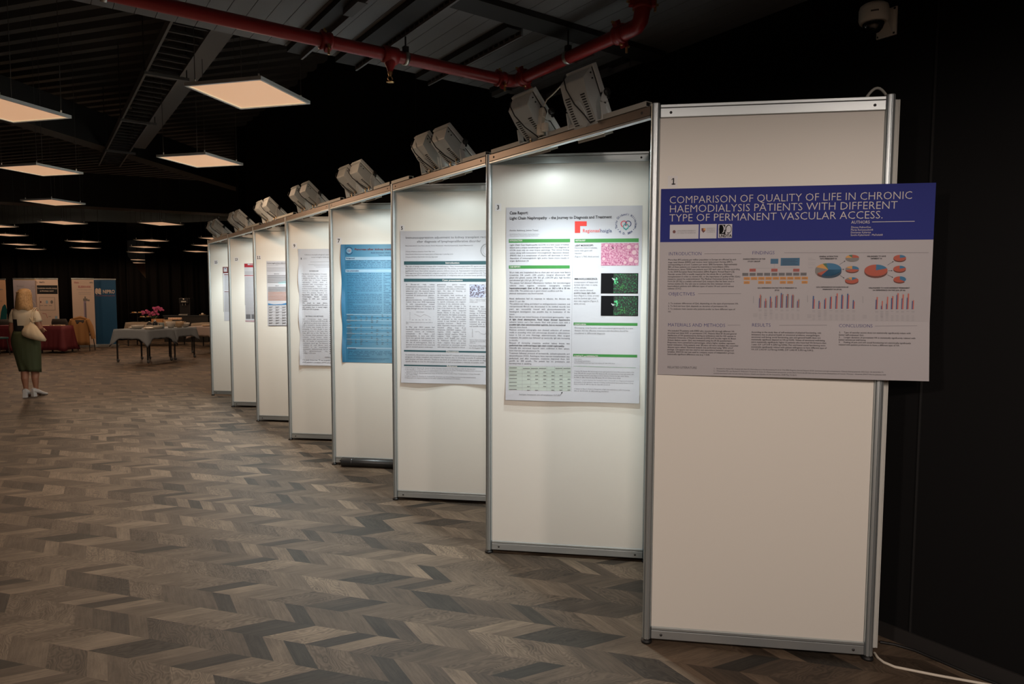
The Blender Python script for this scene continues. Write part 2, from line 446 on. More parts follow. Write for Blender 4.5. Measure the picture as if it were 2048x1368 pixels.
def make_panel(label):
    """panel along local +x, face towards local -y, from post centre to post centre"""
    t = thing('exhibition_board', label, 'display panel', (0,0,0), 0, 'white panels of the display wall'); a, b_ = .021, PL-.021; L = b_-a; mx = (a+b_)/2
    bo = MB(); bo.box((mx, 0, 1.26), (L, .005, 2.40), 'white_board'); bo.build('infill', t)
    tr = MB(); tr.bbox((mx, 0, 2.487), (L, .030, .014), 'aluminium', .002); tr.bbox((mx, 0, 2.4575), (L, .030, .041), 'aluminium', .002); tr.box((mx, 0, 2.479), (L, .022, .006), 'groove'); o = tr.build('top_rail', t)
    br = MB(); br.bbox((mx, 0, .0745), (L, .028, .013), 'aluminium', .002); br.bbox((mx, 0, .0455), (L, .028, .041), 'aluminium', .002); br.box((mx, 0, .067), (L, .02, .004), 'groove'); o2 = br.build('bottom_rail', t)
    Rx = Matrix.Rotation(math.pi/2, 3, 'X')
    for oo, z in ((o, 2.4575), (o2, .0455)):
        for x in (a+.045, b_-.045):
            s = MB(); s.lathe([(0, .0165), (.006, .0165), (.0065, .014)], (x, 0, z), 'screw', 12, axis=Rx); s.build('lock_screw', oo)
    return t
names_front = ['white panel carrying the blue-headed landscape poster, numbered 1', 'white panel carrying the green-barred case report poster, numbered 3',
 'white panel carrying the teal-barred poster, numbered 5', 'white panel carrying the blue poster, numbered 7, black tube at its foot',
 'white panel carrying the grey text poster, numbered 9', 'white panel numbered 11 with the small table-and-wave poster',
 'white panel with the red-barred poster half hidden by a post', 'white panel at the far left end of the display wall, with the maroon-edged poster']
ang = math.atan2(PD.y, PD.x)
pan = make_panel(names_front[0]); pan.location = FP(0); pan.rotation_euler = (0, 0, ang)
for k in range(1, 8): dup(pan, FP(k), ang, names_front[k], 'white panels of the display wall')
ang2 = math.atan2(SP/2, WD)   # from front post k back to BP(k+1)
hid = ['third', 'fifth', 'seventh', 'ninth', 'eleventh', 'thirteenth', 'fifteenth']
for k in range(7): dup(pan, FP(k), ang2, 'white panel seen edge-on behind a post, closing the wedge right of the %s panel' % hid[k], 'white panels of the display wall')

# front rails carrying the floodlights
def make_rail(label):
    t = thing('lamp_rail', label, 'rail', (0,0,0), 0, 'front rails of the display wall'); L0, L1 = .021, SP-.021; m_ = (L0+L1)/2; L = L1-L0
    b = MB(); b.bbox((0, m_, 2.474), (.030, L, .042), 'aluminium_brown', .002); b.build('beam', t)
    b = MB(); b.bbox((0, m_, 2.4465), (.030, L, .011), 'aluminium', .002); b.box((0, m_, 2.4525), (.022, L, .004), 'groove'); b.build('lower_lip', t)
    for y in (L0+.05, L1-.05):
        s = MB(); s.lathe([(0, .0165), (.006, .0165), (.0065, .014)], (0, y, 2.474), 'screw', 12, axis=Matrix.Rotation(-math.pi/2, 3, 'Y')); s.build('lock_screw', t)
    return t
mat('aluminium_brown', (.30, .255, .22), .45, .85)
rn = ['front rail with two floodlights over the green-barred poster bay', 'front rail with two floodlights over the teal-barred poster bay', 'front rail with two overlapping floodlights over the blue poster bay',
      'front rail over the bay of the grey text poster 9', 'front rail over the bay of panel 11', 'front rail over the bay of the red-barred poster', 'front rail over the farthest bay of the display wall']
rl = make_rail(rn[0]); rl.location = FP(0)
for k in range(1, 7): dup(rl, FP(k), 0, rn[k], 'front rails of the display wall')

# grey cable duct pieces lying on the rails
def make_duct(label, L):
    t = thing('cable_duct', label, 'cable duct', (0,0,0), 0, 'cable duct pieces on the front rails')
    b = MB()
    for c, s in (((-.018, 0, .012), (.003, L, .024)), ((.018, 0, .012), (.003, L, .024)), ((0, 0, .0225), (.036, L, .003)), ((0, 0, .0015), (.036, L, .003))): b.box(c, s, 'duct_grey')
    b.build('trough', t)
    k = MB(); k.box((0, 0, .012), (.033, L-.02, .018), 'dark_slot'); k.build('hollow', t); return t
dlab = ['against the post of poster 1', 'between the two lamps nearest the camera', 'against the post of poster 3, near lamps left', 'over the teal-barred poster bay, right end', 'over the teal-barred poster bay, left end',
        'over the blue poster bay, right end', 'over the blue poster bay, left end', 'over the poster 9 bay, right end', 'over the poster 9 bay, left end', 'over the panel 11 bay, right end', 'over the panel 11 bay, left end', 'over the red-barred poster bay', 'over the farthest bay']
d0 = make_duct('grey cable duct piece '+dlab[0], .30)
dpos = [(0, .19), (0, .62), (0, 1.16), (1, .16), (1, 1.20), (2, .17), (2, 1.21), (3, .15), (3, 1.21), (4, .15), (4, 1.2), (5, .14), (6, .16)]
for i, (k, y) in enumerate(dpos):
    loc = Vector((XL-.002, Y0+k*SP+y, 2.496))
    if i == 0: d0.location = loc
    else: dup(d0, loc, 0, 'grey cable duct piece '+dlab[i], 'cable duct pieces on the front rails')

# ------------------------------------------------------------------ floodlights
# local frame: origin on the rail under the yoke, +x into the bay, y along the rail. Body axis e leans back towards -x.
def make_flood(label, lean, cable=True):
    t = thing('floodlight', label, 'floodlight', (0,0,0), 0, 'floodlights on the front rails')
    lean = lean+6; R = Matrix.Rotation(-math.radians(lean), 3, 'Y')       # tilts +z towards -x
    piv = Vector((.0, 0, .135))
    def P(q): return R @ Vector(q) + piv
    w = .088                                               # half width along y
    b = MB()
    prof = [(-.075, -.140), (-.085, .02), (-.075, .105), (-.012, .135), (-.002, .135), (-.002, -.17)]   # x,z of the housing
    ringA = [P((x, -w, z)) for x, z in prof]; ringB = [P((x, w, z)) for x, z in prof]
    b.loft([ringA, ringB], 'lamp_grey', smooth=False); b.build('housing', t, bevel=.006)
    f = MB(); f.bbox(P((.012, 0, -.015)), (.028, 2*w+.026, .325), 'lamp_pale', .004, R); fl = f.build('front_frame', t)
    g = MB(); g.bar(P((-.004, -w-.004, -.16)), P((-.004, -w-.004, .135)), .003, .003, 'dark_slot'); g.build('seam', fl)
    v = MB()                                               # two columns of vent slots on the sloping back
    for side in (-1, 1):
        for i in range(12):
            L = .024+.010*abs(i-6)/6*(1 if side > 0 else .6)
            z = .032-i*.0125; x = -.0845+(.0105/.16)*max(0, .02-z)
            v.box(P((x, side*(w-.016-L/2), z)), (.004, L, .0055), 'dark_slot', R)
    v.build('vent_slots', t)
    ov = MB(); ring = []; ring2 = []
    for k in range(28):
        a = 2*math.pi*k/28; y, z = .036*math.cos(a), -.055+.070*math.sin(a); x = -.085+(.0105/.16)*max(0, .02-z)
        ring.append(P((x+.003, y, z))); ring2.append(P((x-.004, y*.93, -.055+(z+.055)*.96)))
    ov.loft([ring, ring2], 'lamp_grey', smooth=False); ov.build('embossed_plate', t)
    h = MB()
    for q in ((.0, .112), (.0, .085)): h.lathe([(0, .0), (.004, .0), (.004, .004)], P((-.022+q[0], -w-.001, q[1])), 'dark_slot', 10, axis=Matrix.Rotation(math.pi/2, 3, 'X'))
    h.build('screw_holes', t)
    # yoke: flat bent strap from the rail up to the knobs
    for side in (-1, 1):
        y = side*(w+.040)
        st = MB(); pts = [(-.005, side*.05, .004), (-.005, y, .004), (-.020, y, .085), tuple(piv+Vector((.0, y, 0)))]
        for a, c in zip(pts[:-1], pts[1:]):
            dv = Vector(c)-Vector(a); st.bar(a, c, .036 if abs(dv.z) > .01 else .036, .004, 'lamp_pale', upv=(0, 1, 0) if abs(dv.z) > .01 else (0, 0, 1))
        st.build('yoke_arm', t)
        kb = MB(); A = Matrix.Rotation(-side*math.pi/2, 3, 'X')
        kb.lathe([(.007, -.036), (.007, 0), (.018, 0), (.020, .005), (.018, .012), (.008, .016), (0, .016)], piv+Vector((0, side*(w+.042), 0)), 'black_plastic', 14, axis=A)
        kb.box(piv+Vector((.004, side*(w+.052), -.016)), (.010, .008, .030), 'black_plastic'); kb.build('knob', t)
    bs = MB()
    for q in ((-.012, -.045), (-.010, .035)): bs.lathe([(.0055, 0), (.0055, .040), (0, .042)], (q[0], q[1], .002), 'brass', 10); bs.lathe([(.010, .012), (.010, .020)], (q[0], q[1], 0), 'steel', 6)
    bs.build('clamp_bolts', t)
    # mouth of the lamp: reflector trough that shows under the rail, bay side
    mo = Vector((.048, 0, -.052))
    rf = MB(); Rm = Matrix.Rotation(-math.radians(20), 3, 'Y')
    rf.box(mo+Rm@Vector((-.028, 0, 0)), (.003, .20, .015), 'reflector', Rm); rf.box(mo+Rm@Vector((.030, 0, .008)), (.003, .20, .015), 'reflector', Rm)
    for s_ in (-1, 1): rf.box(mo+Rm@Vector((.001, s_*.10, .004)), (.058, .003, .015), 'reflector', Rm)
    rf.build('reflector', t)
    gl = MB(); gl.box(mo+Rm@Vector((.001, 0, .012)), (.052, .18, .003), 'lamp_glass', Rm); gl.build('lamp_glass', t)
    if cable:
        cb = MB(); cb.tube([P((-.05, .06, .14)), P((-.09, .03, .13)), P((-.105, .02, .08)), P((-.102, .0, -.0)), P((-.10, -.04, -.06)), P((-.095, -.06, -.11)), Vector((-.02, -.08, .01))], .0035, 'cable_black', 8); cb.build('power_cable', t)
    return t
FL = [  # bay, y along the rail, lean, label, cable
 (0, .455, 20, 'grey floodlight nearest the camera, upright on the rail over the green-barred poster', True),
 (0, .890, 36, 'grey floodlight with a white plug hung on it, second from the camera', True),
 (1, .420, 42, 'grey floodlight, right one of the pair above the teal-barred poster', True),
 (1, .715, 36, 'grey floodlight, left one of the pair above the teal-barred poster', True),
 (2, .480, 44, 'grey floodlight, right one of the overlapping pair above the blue poster', True),
 (2, .780, 40, 'grey floodlight, left one of the overlapping pair above the blue poster', True),
 (3, .420, 42, 'grey floodlight, right one of the pair over poster 9', True),
 (3, .760, 40, 'grey floodlight, left one of the pair over poster 9', True),
 (4, .400, 42, 'grey floodlight, right one of the pair over panel 11', True),
 (4, .740, 40, 'grey floodlight, left one of the pair over panel 11', True),
 (5, .420, 42, 'grey floodlight, right one of the pair above the red-barred poster', True),
 (5, .760, 40, 'grey floodlight, left one of the pair above the red-barred poster', True),
 (6, .420, 42, 'grey floodlight, right one of the last pair at the far end of the row', True),
 (6, .780, 40, 'grey floodlight, left one of the last pair at the far end of the row', True)]
for i, (k, y, lean, lab, cbl) in enumerate(FL):
    t = make_flood(lab, lean, cbl); t.location = (XL, Y0+k*SP+y, 2.496)
    spot_light('flood_light', t, (.058, 0, -.072), (-.08, .26 if i % 2 == 0 else -.26, -.96), P_FLOOD, COOL, 122, 1.0, .03)
    spot_light('flood_spill', t, (.058, 0, -.072), (.1, 0, -.99), P_FLOOD*.06, COOL, 176, .3, .03)
# white plug with its cable on the second floodlight
t = thing('extension_plug', 'pale double plug standing against the second floodlight from the camera', 'plug', (XL-.035, Y0+.80, 2.50))
b = MB(); b.bbox((0, 0, .075), (.034, .036, .07), 'cable_white', .006); b.bbox((0, .004, .035), (.030, .030, .05), 'cable_white', .005); b.bbox((.0, -.036, .045), (.03, .03, .045), 'cable_white', .005); b.build('socket_body', t)
b = MB(); b.bbox((0, .013, .125), (.028, .024, .045), 'cable_white', .004); b.bbox((0, -.018, .125), (.028, .024, .050), 'cable_white', .004); b.build('plugs', t)
b = MB(); b.tube([(0, -.018, .15), (0, -.05, .185), (0, -.11, .205), (.02, -.17, .25), (.03, -.22, .275)], .0035, 'cable_white', 8); b.build('white_cable', t)
b = MB(); b.tube([(0, .013, .147), (-.003, .0, .16), (0, -.03, .15), (.02, -.03, .12)], .0035, 'cable_black', 8); b.build('black_cable', t)

# trunking at the near right end, cable loop on top and cable on the floor
tp = BP(0) + Vector((.034, .016, 0))
t = thing('cable_trunking', 'tall white plastic cable trunking strapped behind the right end post', 'cable trunking', tp)
t.rotation_euler = (0, 0, math.radians(-33))
b = MB(); b.bbox((.012, .0, 1.265), (.040, .022, 2.45), 'white_plastic', .002); b.build('channel', t)
b = MB(); b.bbox((.034, .0, 1.265), (.006, .026, 2.45), 'white_plastic', .002); b.build('cover', t)
t2 = thing('looped_cable', 'pale grey cable looping over the top of the right end post', 'cable', (0,0,0))
pA, pB = BP(0)+Vector((-.075, .085, 2.46)), tp+Vector((.012, 0, 2.47))
b = MB(); b.tube([pA.lerp(pB, i/12)+Vector((0, 0, .075*math.sin(math.pi*i/12))) for i in range(13)], .006, 'duct_grey', 10); b.build('cable', t2)
pts = [atz(*q, .006) for q in ((1749, 1306), (1756, 1316), (1768, 1325), (1790, 1334), (1825, 1341), (1870, 1350), (1920, 1359), (1975, 1369), (2060, 1384))]
o = MB().tube(pts, .006, 'cable_white', 10).build('floor_cable'); tag(o, 'pale power cable lying on the floor from the trunking to the right edge', 'cable')
pts = [atz(*q, .006) for q in ((1760, 1284), (1790, 1289), (1830, 1301), (1880, 1322), (1940, 1348), (1990, 1366), (2050, 1392))]
o = MB().tube(pts, .007, 'cable_black', 8).build('floor_cable'); tag(o, 'black cable lying on the floor along the foot of the black wall', 'cable')

# black poster tube lying at the foot of panel 7
pa = FP(3)+PD*.10+PN*.052; pb = FP(3)+PD*.90+PN*.055; pa.z = pb.z = .044
ax = (pb-pa).normalized(); Rm = Matrix((ax.cross(Vector((0,0,1))).cross(ax)*-1, ax.cross(Vector((0,0,1))), ax)).transposed()
t = thing('poster_tube', 'black plastic poster tube lying on the floor against panel 7', 'poster tube', pa); L = (pb-pa).length
mat('tube_black', (.022, .022, .022), .33)
b = MB(); b.lathe([(.040, .10), (.040, L), (.0, L)], (0,0,0), 'tube_black', 28, axis=Rm); b.build('barrel', t)
b = MB(); b.lathe([(0, 0), (.040, 0), (.0435, .006)]+[(.0435-(.0015 if i % 2 else 0), .012+i*.008) for i in range(12)]+[(.0435, .112), (.040, .114)], (0,0,0), 'tube_black', 28, axis=Rm); b.build('cap', t)

# ================================================================== SPRINKLER PIPE
ZP = 2.97; PY = 3.525; PX = 2.50
t = thing('sprinkler_pipe', 'red sprinkler pipe with bends, couplings and brass outlets under the low ceiling', 'pipe', (PX, PY, ZP)); rp_ = .034
def LP(x, y, z=ZP): return Vector((x-PX, y-PY, z-ZP))
MB().tube([LP(-1.8, PY+.06), LP(1.30, PY+.02), LP(PX-.085, PY)], rp_, 'pipe_red', 20).build('pipe', t)
MB().tube([LP(PX, PY-.085), LP(2.49, 2.56)], rp_, 'pipe_red', 20).build('pipe', t)
MB().tube([LP(PX-.09, PY), LP(PX-.05, PY-.002), LP(PX-.018, PY-.018), LP(PX-.002, PY-.05), LP(PX, PY-.09)], .038, 'pipe_red', 20).build('elbow', t)
MB().tube([LP(2.49, 2.57), LP(2.488, 2.50), LP(2.486, 2.455), LP(2.485, 2.43, ZP+.02), LP(2.485, 2.42, ZP+.06), LP(2.485, 2.42, ZP+.20)], .039, 'pipe_red', 20).build('elbow', t)
def coupling(c, axis, nm='coupling'):
    c = Vector(c); axis = Vector(axis).normalized(); Rm = axis.to_track_quat('Z', 'Y').to_matrix()
    b = MB(); b.lathe([(.036, -.030), (.047, -.028), (.047, -.014), (.043, -.008), (.043, .008), (.047, .014), (.047, .028), (.036, .030)], c, 'pipe_red', 20, axis=Rm)
    sd = axis.cross(Vector((0,0,1))); sd = sd.normalized() if sd.length > .1 else Vector((1,0,0))
    dn = (sd*.5+Vector((0,0,-.85))).normalized() if abs(axis.z) < .5 else Vector((.8,-.5,0))
    for s in (1, -1): b.box(c+dn*s*.052, (.03, .03, .03), 'pipe_red', dn.to_track_quat('Z', 'Y').to_matrix())
    cp = b.build(nm, t)
    for s in (1, -1):
        q = c+dn*.056*s; bo = MB(); tw = axis
        bo.tube([q+sd*.035-Vector((0,0,.0)), q-sd*.03], .0065, 'brass', 8)
        bo.tube([q+Vector((0,0,.02))+sd*.018, q+Vector((0,0,-.035))+sd*.018], .0065, 'brass', 8); bo.build('bolt', cp)
for x in (1.30, PX-.10): coupling(LP(x, PY+.02*(x < 2)), (1, 0, 0))
coupling(LP(PX, PY-.105), (0, 1, 0)); coupling(LP(2.49, 2.575), (0, 1, 0)); coupling(LP(2.485, 2.42, ZP+.10), (0, 0, 1))
# outlet tee with sprinkler head
tx = 1.665
b = MB(); b.lathe([(.036, -.045), (.046, -.042), (.046, .042), (.036, .045)], LP(tx, PY+.013), 'pipe_red', 20, axis=Vector((1,0,0)).to_track_quat('Z','Y').to_matrix()); b.lathe([(.034, -.02), (.030, -.05), (.016, -.082), (.015, -.09)], LP(tx, PY+.013), 'pipe_red', 16); b.build('outlet_tee', t)
b = MB(); b.lathe([(.012, -.088), (.014, -.10), (.009, -.112), (.008, -.118)], LP(tx, PY+.013), 'brass', 12)
for s in (-1, 1): b.tube([LP(tx+s*.008, PY+.013, ZP-.116), LP(tx+s*.015, PY+.013, ZP-.128), LP(tx+s*.004, PY+.013, ZP-.144)], .003, 'brass', 6)
b.lathe([(0, -.143), (.022, -.145), (.022, -.148), (0, -.149)], LP(tx, PY+.013), 'brass', 16); b.build('sprinkler_head', t)
def hanger(x, y, ax):
    b = MB(); c = LP(x, y); n = 20; Rm = Vector(ax).to_track_quat('Z', 'Y').to_matrix()
    b.lathe([(.036, -.012), (.038, -.012), (.038, .012), (.036, .012)], c, 'steel', 20, axis=Rm); b.tube([c+Vector((0,0,.036)), c+Vector((0,0,ZS-ZP+.02))], .005, 'beam_dark', 8); b.box(c+Vector((0,0,.05)), (.028, .028, .03), 'beam_dark'); b.build('hanger', t)
hanger(1.76, PY+.012, (1,0,0)); hanger(2.492, 2.99, (0,1,0)); hanger(.3, PY+.04, (1,0,0))

# ================================================================== DOME CAMERA ON THE WALL
t = thing('dome_camera', 'white dome security camera on a bracket high on the black wall', 'security camera', (WX, 1.60, 2.905))
mat('camera_white', (.92, .94, .90), .4)
MB().bbox((-.006, .04, .007), (.012, .092, .128), 'camera_white', .004).build('wall_plate', t)
b = MB(); poly = [(-.012, -.055), (-.085, .012), (-.085, .05), (-.012, .06)]
b.loft([[Vector((x, .008, z)) for x, z in poly], [Vector((x, .072, z)) for x, z in poly]], 'camera_white', smooth=False); b.build('bracket_arm', t, bevel=.006)
cx = Vector((-.135, .036, -.004))
MB().lathe([(0, .066), (.047, .062), (.058, .054), (.062, .040), (.062, -.004), (.057, -.018), (.046, -.022), (.046, -.016)], cx, 'camera_white', 36).build('housing', t)
mat('dome_glass', (.012, .012, .014), .05, 0, coat=1.0)
hz = MB(); hz.lathe([(.0455, -.018), (.0445, -.032), (.038, -.048), (.026, -.060), (.012, -.065), (0, -.066)], cx, 'dome_glass', 32); hz.build('dome', t)
b = MB()
for y, z in ((.004, -.048), (.076, -.048), (.004, .062), (.076, .062)): b.lathe([(0, .001), (.005, .001), (.005, 0)], (-.012, y, z), 'screw', 10, axis=Matrix.Rotation(-math.pi/2, 3, 'Y'))
b.build('plate_screws', t)
b = MB(); w_ = [Vector((.0622*math.cos(a), .0622*math.sin(a), z)) + cx for z in (.012, .019) for a in [math.radians(196+5*i) for i in range(7)]]
b.add(w_, [(i, i+1, i+8, i+7) for i in range(6)], 'ink_soft'); b.build('brand_mark', t)
# ================================================================== HALL CEILING LAMPS
ZL = 3.05
mat('lamp_frame', (.80, .84, .86), .5, 0)
m = mat('diffuser', (.8, .6, .42), .5, 0, (1.0, .555, .315), EM_CEIL)
mat('diffuser_edge', (.9, .75, .5), .5, 0, (1.0, .72, .42), EM_CEIL*1.5)
mat('wire', (.05, .05, .05), .5)
def make_ceiling_lamp(label, wires=True):
    t = thing('ceiling_lamp', label, 'ceiling lamp', (0,0,0), 0, 'square pendant lamps of the hall'); h = .298
    f = MB()
    for s in (-1, 1): f.box((s*(h-.009), 0, .008), (.018, 2*h, .024), 'lamp_frame'); f.box((0, s*(h-.009), .008), (2*h-.036, .018, .024), 'lamp_frame')
    f.box((0, 0, .018), (2*h-.024, 2*h-.024, .004), 'lamp_frame'); f.build('frame', t)
    g = h-.018; d = MB(); d.box((0, 0, .003), (2*g-.024, 2*g-.024, .003), 'diffuser')
    for s in (-1, 1): d.box((s*(g-.006), 0, .0035), (.012, 2*g, .003), 'diffuser_edge'); d.box((0, s*(g-.006), .0035), (2*g-.024, .012, .003), 'diffuser_edge')
    d.build('diffuser', t)
    if wires:
        for sx, sy in ((-1,-1), (1,-1), (-1,1), (1,1)):
            w = MB(); w.tube([(sx*.25, sy*.25, .018), (sx*.25, sy*.25, 1.72)], .0028, 'wire', 6); w.tube([(sx*.25, sy*.25, .018), (sx*.25, sy*.25, .05)], .006, 'lamp_frame', 6); w.build('suspension_wire', t)
    return t
LAMPS = [(500, 190, 'square warm ceiling lamp, largest in view, under the red pipe'), (402, 322, 'square warm ceiling lamp left of the floodlights, second of the nearest line'),
 (-8, 217, 'square warm ceiling lamp cut by the left edge, high, near'), (80, 341, 'square warm ceiling lamp near the left edge, above the far blue-grey fabric'), (107, 405, 'square warm ceiling lamp just in front of the blue-grey fabric strip'),
 (126, 445.5, 'square warm ceiling lamp just below the blue-grey fabric strip, left'), (322, 447.5, 'square warm ceiling lamp below the blue-grey fabric strip, right'), (-12, 452, 'thin warm ceiling lamp cut by the left edge, upper of two'),
 (15, 470, 'thin warm ceiling lamp cut by the left edge, lower of two'), (38, 489, 'thin warm ceiling lamp far left, second lowest of its line'), (61, 498, 'thin warm ceiling lamp far left, lowest of its line'),
 (166, 483, 'thin warm far ceiling lamp above the white and blue banners, upper of two'), (171, 496, 'thin warm far ceiling lamp above the white and blue banners, lower of two'), (303, 481, 'thin warm far ceiling lamp over the flowers, upper'),
 (290, 494, 'thin warm far ceiling lamp over the flowers, middle'), (281, 504.6, 'thin warm far ceiling lamp right above the gap in the drapes'), (433, 477, 'warm far ceiling lamp behind the last floodlight'),
 (414, 491, 'warm far ceiling lamp touching the far end post, middle of three'), (394, 503, 'warm far ceiling lamp left of the far end post, lowest of three')]
ROTL = math.radians(-50.0)
cl0 = make_ceiling_lamp(LAMPS[0][2])
for i, (px, py, lab) in enumerate(LAMPS):
    p = atz(px, py, ZL)
    if i == 2: p = Vector((-.12, 6.60, ZL))
    if i == 0: t = cl0; t.location = p; t.rotation_euler = (0, 0, ROTL)
    else: t = dup(cl0, p, ROTL, lab, 'square pendant lamps of the hall')
    spot_light('lamp_light', t, (0, 0, -.02), (0, 0, -1), P_CEIL, WARM, 176, .3, .15)
# the two lamps of the next room, seen through the gap
for (px, py, lab) in ((275, 519.5, 'tiny warm lamp seen through the gap in the far drapes, upper'), (274, 525.5, 'tiny warm lamp seen through the gap in the far drapes, lower')):
    t = dup(cl0, atz(px, py, ZL), ROTL, lab, 'square pendant lamps of the hall')
    spot_light('lamp_light', t, (0, 0, -.02), (0, 0, -1), P_CEIL*2, WARM, 150, .6, .15)
# the same grid of lamps goes on behind the camera, where it lights the first panel and the foreground
for i, (x, y) in enumerate(HALL_LAMPS):
    t = dup(cl0, (x, y, 3.0), ROTL, 'square warm ceiling lamp behind the camera, place %s of its grid' % ['one', 'two', 'three', 'four', 'five', 'six', 'seven', 'eight'][i], 'square pendant lamps of the hall')
    for ch in list(t.children):
        if ch.name.startswith('suspension'): bpy.data.objects.remove(ch)
    spot_light('lamp_light', t, (0, 0, -.02), (0, 0, -1), P_HALL, HALLC, 178, .27, .15)
# ================================================================== LETTERING
CHARS = sorted(set("ABCDEFGHIJKLMNOPQRSTUVWXYZabcdefghijklmnopqrstuvwxyz0123456789.,:;-–()[]/%=<>+'\"ŽšėčūÜäõ•²³µ±&*ąīāēņļŗģķ"))
GL = {}
def load_glyphs():
    objs = []
    for bold in (0, 1, 2):
        for ch in CHARS+[' ']:
            for kind in ('g', 'a'):
                cu = bpy.data.curves.new('glyph', 'FONT'); cu.body = ch if kind == 'g' else 'x'+ch+'x'
                cu.resolution_u = 2; cu.fill_mode = 'FRONT'
                if bold: cu.offset = (0, .022, -.011)[bold]
                o = bpy.data.objects.new('glyph', cu); COL.objects.link(o); objs.append((bold, ch, kind, o))
    for bold in (0, 1, 2):
        cu = bpy.data.curves.new('glyph', 'FONT'); cu.body = 'xx'; cu.resolution_u = 2
        if bold: cu.offset = (0, .022, -.011)[bold]
        o = bpy.data.objects.new('glyph', cu); COL.objects.link(o); objs.append((bold, 'xx', 'a', o))
    dg = bpy.context.evaluated_depsgraph_get(); dg.update(); wid = {}
    for bold, ch, kind, o in objs:
        me = bpy.data.meshes.new_from_object(o.evaluated_get(dg)); n = len(me.vertices)
        co = np.zeros(n*3, np.float32); me.vertices.foreach_get('co', co); co = co.reshape(-1, 3)
        if kind == 'g': GL[(bold, ch)] = [co[:, :2].copy(), [tuple(p.vertices) for p in me.polygons], 0.0]
        else: wid[(bold, ch)] = float(co[:, 0].max()-co[:, 0].min()) if n else 0.0
        bpy.data.meshes.remove(me)
    for (b, ch), g in GL.items(): g[2] = wid[(b, ch)]-wid[(b, 'xx')]
    for bold, ch, kind, o in objs:
        cu = o.data; bpy.data.objects.remove(o); bpy.data.curves.remove(cu)
load_glyphs()
CAPH = float(GL[(0, 'H')][0][:, 1].max())
for b_ in (0, 1, 2):       # the built-in font draws the digit one as a bare bar: give it its flag and foot
    g_ = GL[(b_, '1')]; x0_, x1_ = float(g_[0][:, 0].min()), float(g_[0][:, 0].max()); h_ = float(g_[0][:, 1].max()); w_ = x1_-x0_
    ex = [(x0_, h_), (x0_-.17, h_*.80), (x0_-.17, h_*.68), (x0_, h_*.84), (x0_-.15, 0), (x1_+.15, 0), (x1_+.15, w_*.8), (x0_-.15, w_*.8)]
    k_ = len(g_[0]); g_[0] = np.vstack([g_[0], np.array(ex, np.float32)]) + np.array([.12, 0], np.float32); g_[1] = g_[1]+[(k_, k_+1, k_+2, k_+3), (k_+4, k_+5, k_+6, k_+7)]; g_[2] = max(g_[2], w_+.42)
def tw_(s, b): return sum(GL.get((b, c), GL[(b, 'x')])[2] for c in s)

